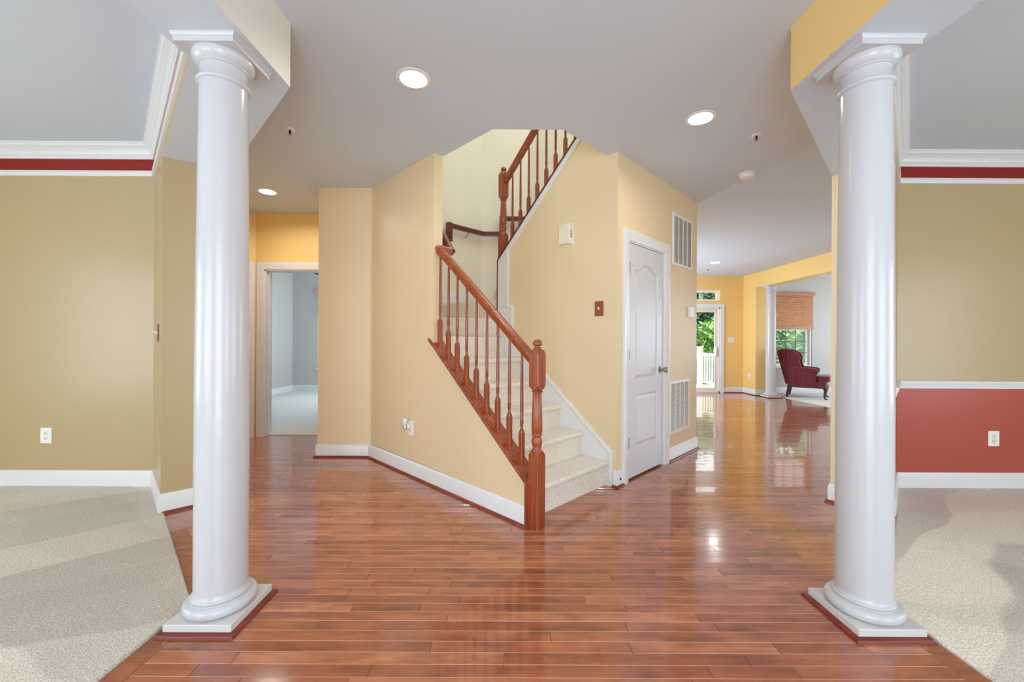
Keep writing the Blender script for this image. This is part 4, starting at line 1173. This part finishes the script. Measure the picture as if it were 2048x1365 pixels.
# ------------------------------------------------------------------ far room: sliding door, transom, window, blind
d4 = thing('door_4', 'sliding glass door to the deck with a white casing', None, ((SX0 + SX1) / 2, YF, 0), kind='structure')
FF = FRY(YF)
m = lambda a, b, e: FF(a, e, b)
PINKW = simple('paint_sash_white', srgb(236, 226, 220), 0.4, vary=0.01)
build('casing', MB().sweep([(SX0, 0), (SX0, 2.0), (SX1, 2.0), (SX1, 0)], CASE, m), WHITE, d4, smooth=30)
build('frame', MB().fbox(FF, SX1 - 0.028, SX1, 0, -0.14, 0, 2.0).fbox(FF, SX0, SX0 + 0.028, 0, -0.14, 0, 2.0).fbox(FF, SX0, SX1, 0, -0.14, 1.972, 2.0).fbox(FF, SX0, SX1, 0.0, -0.14, 0, 0.03), PINKW, d4)
for (a, b, dn) in ((SX0 + 0.028, 4.05, -0.10), (3.98, SX1 - 0.028, -0.04)):
    sh = build('sash', MB().sweep([(a, 0.03), (b, 0.03), (b, 1.97), (a, 1.97)], [(0, dn), (0, dn - 0.035), (0.075, dn - 0.035), (0.075, dn)], m, closed=True), PINKW, d4)
    build('glass_pane', MB().fbox(FF, a + 0.07, b - 0.07, dn - 0.016, dn - 0.02, 0.10, 1.90), GLASS, sh)
build('handle', MB().fbox(FF, 4.805, 4.83, -0.04, 0.0, 0.86, 1.08).fbox(FF, 4.80, 4.815, 0.0, 0.02, 0.88, 1.06), WHITE, d4, bevel=0.004)
w1 = thing('window_1', 'narrow transom window above the sliding glass door', None, ((SX0 + SX1) / 2, YF, 2.148), kind='structure')
build('frame', MB().sweep([(SX0, 2.148), (SX1, 2.148), (SX1, 2.418), (SX0, 2.418)], [(0, -0.05), (0, -0.12), (0.055, -0.12), (0.055, -0.05)], m, closed=True), VINYL, w1)
build('glass_pane', MB().fbox(FF, SX0 + 0.05, SX1 - 0.05, -0.08, -0.085, 2.19, 2.38), GLASS, w1)
for k in range(1, 5):
    uu = SX0 + 0.055 + (SX1 - SX0 - 0.11) * k / 5 - 0.05
    build('muntin', MB().fbox(FF, uu - 0.007, uu + 0.007, -0.07, -0.078, 2.19, 2.38), VINYL, w1)
def sash_window(name, fr, a0, a1, z0, z1, label, cols=3, meet=None):
    c = fr((a0 + a1) / 2, 0, z0)
    w = thing(name, label, None, (c[0], c[1], z0), kind='structure')
    mm = lambda a, b, e: fr(a, e, b)
    build('frame', MB().sweep([(a0, z0), (a1, z0), (a1, z1), (a0, z1)], [(0, -0.02), (0, -0.14), (0.045, -0.14), (0.045, -0.02)], mm, closed=True), VINYL, w)
    build('sill', MB().fbox(fr, a0 - 0.02, a1 + 0.02, 0.03, -0.02, z0 - 0.025, z0), VINYL, w, bevel=0.004)
    zm = meet or (z0 + z1) / 2
    for lo, hi, dn in ((z0 + 0.045, zm + 0.03, -0.06), (zm - 0.01, z1 - 0.045, -0.10)):
        s = build('sash', MB().sweep([(a0 + 0.045, lo), (a1 - 0.045, lo), (a1 - 0.045, hi), (a0 + 0.045, hi)], [(0, dn), (0, dn - 0.03), (0.045, dn - 0.03), (0.045, dn)], mm, closed=True), VINYL, w)
        build('glass_pane', MB().fbox(fr, a0 + 0.085, a1 - 0.085, dn - 0.012, dn - 0.016, lo + 0.04, hi - 0.04), GLASS, s)
        for k in range(1, cols):
            uu = a0 + 0.09 + (a1 - a0 - 0.18) * k / cols
            build('muntin', MB().fbox(fr, uu - 0.007, uu + 0.007, dn - 0.006, dn - 0.012, lo + 0.045, hi - 0.045), MUNT, s)
        for k in range(1, 3):
            zz = lo + 0.045 + (hi - lo - 0.09) * k / 3
            build('muntin', MB().fbox(fr, a0 + 0.09, a1 - 0.09, dn - 0.006, dn - 0.012, zz - 0.007, zz + 0.007), MUNT, s)
    return w
MUNT = simple('muntin_grey', srgb(74, 78, 78), 0.4, vary=0.02)
sash_window('window_2', FF, 6.15, 7.075, 0.607, 2.371, 'white sash window behind the burgundy armchair')
sash_window('window_3', FRY(9.30), -4.49, -3.3, 0.53, 2.39, 'bedroom window beyond the hall doorway')
bd = thing('window_blind', 'half-raised wooden slat blind over the sunroom window', 'window blind', (6.61, YF, 1.5))
build('valance', MB().fbox(FF, 6.14, 7.10, 0.0, 0.06, 2.285, 2.365), BLINDV, bd, bevel=0.004)
build('bottom_rail', MB().fbox(FF, 6.16, 7.07, 0.005, 0.055, 1.500, 1.585), BLINDV, bd, bevel=0.004)
sl = None
for k in range(18):
    zc = 1.608 + k * 0.0385
    t = 0.6
    if sl is None:
        mb = MB()
        c8 = []
        for n_, z_ in ((0.012, 0.0178), (0.014, 0.0198), (0.044, -0.0153), (0.041, -0.0173)):
            c8.append((n_, z_))
        mb.add([(a, -n_, z_) for a in (-0.452, 0.452) for n_, z_ in c8], [(0, 1, 2, 3), (7, 6, 5, 4), (0, 4, 5, 1), (1, 5, 6, 2), (2, 6, 7, 3), (3, 7, 4, 0)])
        sl = build('slat', mb, BLINDW, None); 
        sl.parent = bd; sl.location = Vector((6.615, YF, zc)) - ORIGIN[bd.name]
    else:
        o2 = sl.copy(); COL.objects.link(o2); o2.parent = bd; o2.location = Vector((6.615, YF, zc)) - ORIGIN[bd.name]
for uu in (6.33, 6.90):
    build('lift_cord', MB().fbox(FF, uu - 0.002, uu + 0.002, 0.052, 0.054, 1.58, 2.29), BLINDW, bd)
b3 = thing('window_blind', 'wooden blind valance over the bedroom window', 'window blind', (-3.9, 9.30, 2.2))
build('valance', MB().fbox(FRY(9.30), -4.52, -3.27, 0, 0.06, 2.27, 2.36), BLINDW, b3)
for k in range(14):
    zc = 2.245 - k * 0.04
    build('slat', MB().fbox(FRY(9.30), -4.48, -3.31, 0.01, 0.05, zc - 0.002, zc + 0.002), VINYL, b3)
# bedroom ceiling fan, one blade reaches into view
fan = thing('ceiling_fan', 'dark ceiling fan blade in the bedroom behind the doorway', 'ceiling fan', (-2.80, 7.0, 2.36))
build('motor', MB().lathe((-2.80, 7.0, 0), [(0.02, H), (0.02, 2.50), (0.11, 2.46), (0.13, 2.40), (0.10, 2.34), (0.05, 2.30)], 24), FANB, fan, smooth=50)
for k in range(5):
    a = math.pi + 2 * math.pi * k / 5
    ca, sa = math.cos(a), math.sin(a)
    pts = [(0.10, -0.03), (0.22, -0.055), (0.60, -0.07), (0.655, 0.0), (0.60, 0.07), (0.22, 0.055), (0.10, 0.03)]
    vs = [(-2.80 + ca * r - sa * t, 7.0 + sa * r + ca * t, 2.345 + 0.12 * t + dz) for dz in (0, 0.008) for r, t in pts]
    n = len(pts)
    build('blade', MB().add(vs, [tuple(range(n - 1, -1, -1)), tuple(range(n, 2 * n))] + [(i, (i + 1) % n, n + (i + 1) % n, n + i) for i in range(n)]), FANB, fan)

# ------------------------------------------------------------------ wing chair (local: faces +x)
def wing_chair():
    CX, CY, ANG = 6.40, 8.66, math.radians(-40)
    root = thing('wing_chair', 'burgundy striped wing armchair by the sunroom window', 'armchair', (CX, CY, 0.014))
    root.rotation_euler = (0, 0, ANG)
    def part(name, mb, mat, bevel=None, smooth=None, sub=0):
        me = bpy.data.meshes.new(name); me.from_pydata(mb.v, [], mb.f); me.materials.append(mat)
        bm = bmesh.new(); bm.from_mesh(me); bmesh.ops.recalc_face_normals(bm, faces=bm.faces); bm.to_mesh(me); bm.free()
        if smooth: me.shade_smooth(); me.set_sharp_from_angle(angle=math.radians(smooth))
        o = bpy.data.objects.new(name, me); COL.objects.link(o); o.parent = root; ORIGIN[o.name] = Vector((CX, CY, 0))
        if bevel:
            md = o.modifiers.new('soft_edges', 'BEVEL'); md.width = bevel; md.segments = 3; md.limit_method = 'ANGLE'
        return o
    def side(poly, y0, y1):     # polygon in (x,z), thickness along y
        n = len(poly)
        return MB().add([(x, y0, z) for x, z in poly] + [(x, y1, z) for x, z in poly],
                        [tuple(range(n - 1, -1, -1)), tuple(range(n, 2 * n))] + [(i, (i + 1) % n, n + (i + 1) % n, n + i) for i in range(n)])
    part('apron', side([(-0.34, 0.22), (0.30, 0.22), (0.33, 0.25), (0.33, 0.36), (-0.30, 0.36)], -0.33, 0.33), FABRIC, 0.02, 50)
    part('seat_cushion', MB().prism([(-0.22, -0.255), (0.20, -0.255), (0.20, -0.33), (0.39, -0.33), (0.40, 0.0), (0.39, 0.33), (0.20, 0.33), (0.20, 0.255), (-0.22, 0.255)], 0.36, 0.485), FABRIC, 0.04, 50)
    # backrest: leans back, arched crest
    vs = []; cols = 9
    for j in range(cols):
        yy = -0.27 + 0.54 * j / (cols - 1)
        top = 1.03 + 0.035 * math.cos(math.pi * (yy / 0.54))
        vs += [(-0.18, yy, 0.40), (-0.36, yy, 0.30), (-0.50, yy, top - 0.03), (-0.46, yy, top), (-0.37, yy, top - 0.04), (-0.26, yy, 0.75)]
    fs = []
    for j in range(cols - 1):
        for k in range(6): fs.append((j * 6 + k, j * 6 + (k + 1) % 6, (j + 1) * 6 + (k + 1) % 6, (j + 1) * 6 + k))
    fs += [tuple(range(6)), tuple((cols - 1) * 6 + k for k in range(6))]
    part('backrest', MB().add(vs, fs), FABRIC, 0.025, 60)
    wingp = [(-0.36, 0.28), (-0.52, 0.96), (-0.50, 1.02), (-0.40, 1.045), (-0.26, 1.02), (-0.14, 0.95), (-0.10, 0.86), (-0.11, 0.74), (-0.07, 0.65), (-0.02, 0.61), (-0.02, 0.30)]
    armp = [(-0.30, 0.24), (0.17, 0.24), (0.17, 0.50), (0.21, 0.55), (0.205, 0.615), (0.15, 0.64), (-0.08, 0.655), (-0.20, 0.67), (-0.33, 0.60)]
    for s in (-1, 1):
        part('wing', side(wingp, s * 0.26, s * 0.335), FABRIC, 0.022, 60)
        part('arm', side(armp, s * 0.262, s * 0.36), FABRIC, 0.03, 60)
    for s in (-1, 1):
        # cabriole front leg
        mb = MB(); rows = [(0.29, 0.31, 0.045), (0.335, 0.24, 0.045), (0.345, 0.17, 0.030), (0.325, 0.09, 0.019), (0.325, 0.04, 0.017), (0.35, 0.018, 0.028), (0.355, 0.0, 0.026)]
        seg = 10; vs = []
        for x, z, r in rows:
            vs += [(x - 0.02 + r * math.cos(2 * math.pi * k / seg), s * 0.285 + r * math.sin(2 * math.pi * k / seg), z) for k in range(seg)]
        fs = [(i * seg + k, i * seg + (k + 1) % seg, (i + 1) * seg + (k + 1) % seg, (i + 1) * seg + k) for i in range(len(rows) - 1) for k in range(seg)]
        fs += [tuple(range(seg)), tuple((len(rows) - 1) * seg + k for k in range(seg))]
        part('leg', mb.add(vs, fs), DKBR, None, 60)
        x0, x1 = -0.30, -0.345; y_ = s * 0.235
        part('leg', MB().hexa([(x1 - 0.022, y_ - 0.022, 0), (x1 + 0.022, y_ - 0.022, 0), (x1 + 0.022, y_ + 0.022, 0), (x1 - 0.022, y_ + 0.022, 0),
                               (x0 - 0.026, y_ - 0.026, 0.26), (x0 + 0.026, y_ - 0.026, 0.26), (x0 + 0.026, y_ + 0.026, 0.26), (x0 - 0.026, y_ + 0.026, 0.26)]), DKBR, 0.004)
wing_chair()

# ------------------------------------------------------------------ outside: deck, railing, ground, trees
deck = struct(build('ground', MB().box(-40, 45, 9.9, 60, -0.95, -0.85), LAWN), 'green lawn behind the house')
dk = thing('deck', 'pale wooden deck outside the sliding glass door', 'deck', (4.2, 10.7, -0.1))
yy = 9.60
while yy < 12.0:
    build('deck_board', MB().box(2.4, 6.15, yy, yy + 0.135, -0.13, -0.09), DECKW, dk); yy += 0.14
for xx in (2.6, 5.6):
    build('deck_post', MB().box(xx - 0.06, xx + 0.06, 11.7, 11.82, -0.9, -0.13), DECKW, dk)
def deck_rail(p0, p1, n, label, post=True):
    p0, p1 = Vector(p0), Vector(p1)
    root = thing('deck_railing', label, 'railing', (p0.x, p0.y, -0.09))
    d = (p1 - p0); L = d.length; d.normalize(); nn = Vector((-d.y, d.x))
    fr = lambda u, e, z: (p0.x + d.x * u + nn.x * e, p0.y + d.y * u + nn.y * e, z)
    if post: build('post', MB().fbox(fr, -0.055, 0.055, -0.055, 0.055, -0.09, 1.02), VINYL, root)
    if post: build('post_cap', MB().fbox(fr, -0.07, 0.07, -0.07, 0.07, 1.02, 1.06), VINYL, root, bevel=0.01)
    build('top_rail', MB().fbox(fr, 0.05, L, -0.035, 0.035, 0.80, 0.87), VINYL, root)
    build('bottom_rail', MB().fbox(fr, 0.05, L, -0.025, 0.025, 0.0, 0.05), VINYL, root)
    for k in range(n):
        u = 0.12 + (L - 0.2) * k / (n - 1)
        build('picket', MB().fbox(fr, u - 0.016, u + 0.016, -0.016, 0.016, 0.05, 0.80), VINYL, root)
deck_rail((5.57, 11.85, 0), (5.98, 9.66, 0), 20, 'white deck railing running back to the house wall')
deck_rail((5.46, 11.85, 0), (2.5, 11.85, 0), 26, 'white deck railing along the outer deck edge', False)

def tree(x, y_, z0, rx, rz, hc, n, mat, label, name='tree', leaf=0.11, seed=1):
    r = random.Random(seed)
    root = thing(name, label, 'tree' if name == 'tree' else 'bush', (x, y_, z0), 'trees and bushes behind the deck')
    build('trunk', MB().lathe((x, y_, 0), [(rx * 0.09 + 0.04, z0 - 0.05), (rx * 0.06 + 0.03, z0 + hc * 0.6), (0.03, z0 + hc + rz * 0.5)], 10), BARK, root, smooth=60)
    mb = MB(); clumps = []
    for k in range(26):
        a, u, w = r.uniform(0, 2 * math.pi), r.uniform(-1, 1), r.random() ** 0.4
        clumps.append((x + rx * w * math.sqrt(1 - u * u) * math.cos(a) * 0.8, y_ + rx * w * math.sqrt(1 - u * u) * math.sin(a) * 0.8, z0 + hc + rz * u * w * 0.85, r.uniform(0.28, 0.45) * rx))
    for k in range(n):
        c = r.choice(clumps)
        d = Vector((r.gauss(0, 1), r.gauss(0, 1), r.gauss(0, 1))).normalized() * c[3] * r.random() ** 0.4
        p = Vector(c[:3]) + d
        t = Vector((r.gauss(0, 1), r.gauss(0, 1), r.gauss(0, .6))).normalized()
        b = t.cross(Vector((r.gauss(0, .5), r.gauss(0, .5), 1))).normalized()
        s = leaf * r.uniform(0.6, 1.3)
        mb.add([p - t * s, p + b * s * 0.45, p + t * s, p - b * s * 0.45], [(0, 1, 2, 3)])
    o = build('foliage', mb, mat, root, recalc=False); o['kind'] = 'stuff'
tree(8.1, 16.4, -0.9, 1.5, 1.35, 1.5, 5200, LEAF1, 'bright green leafy bush just behind the deck railing', 'bush', 0.12, 3)
tree(10.1, 21.4, -0.9, 2.2, 2.2, 2.4, 9000, LEAF2, 'dark green tree filling the sliding door glass', 'tree', 0.17, 4)
tree(12.9, 28.5, -0.9, 2.6, 3.6, 4.0, 7000, LEAF2, 'tall dark tree standing between the glass door and the sunroom window', 'tree', 0.21, 5)
tree(11.0, 15.2, -0.9, 1.35, 1.4, 1.9, 6000, LEAF1, 'bright green bush outside the sunroom window', 'bush', 0.12, 6)
tree(15.0, 21.5, -0.9, 2.2, 3.0, 3.2, 8000, LEAF2, 'dark tree behind the bright bush at the sunroom window', 'tree', 0.19, 8)
tree(5.2, 24.0, -0.9, 2.4, 3.6, 4.0, 6000, LEAF2, 'broad dark tree at the far edge of the lawn', 'tree', 0.21, 9)
tree(21.5, 28.5, -0.9, 3.8, 4.4, 4.6, 8000, LEAF1, 'lighter tall tree far behind the sunroom', 'tree', 0.22, 10)
tree(17.6, 38.0, -0.9, 5.0, 6.0, 6.2, 9000, LEAF1, 'tallest light green tree at the back of the garden', 'tree', 0.27, 12)
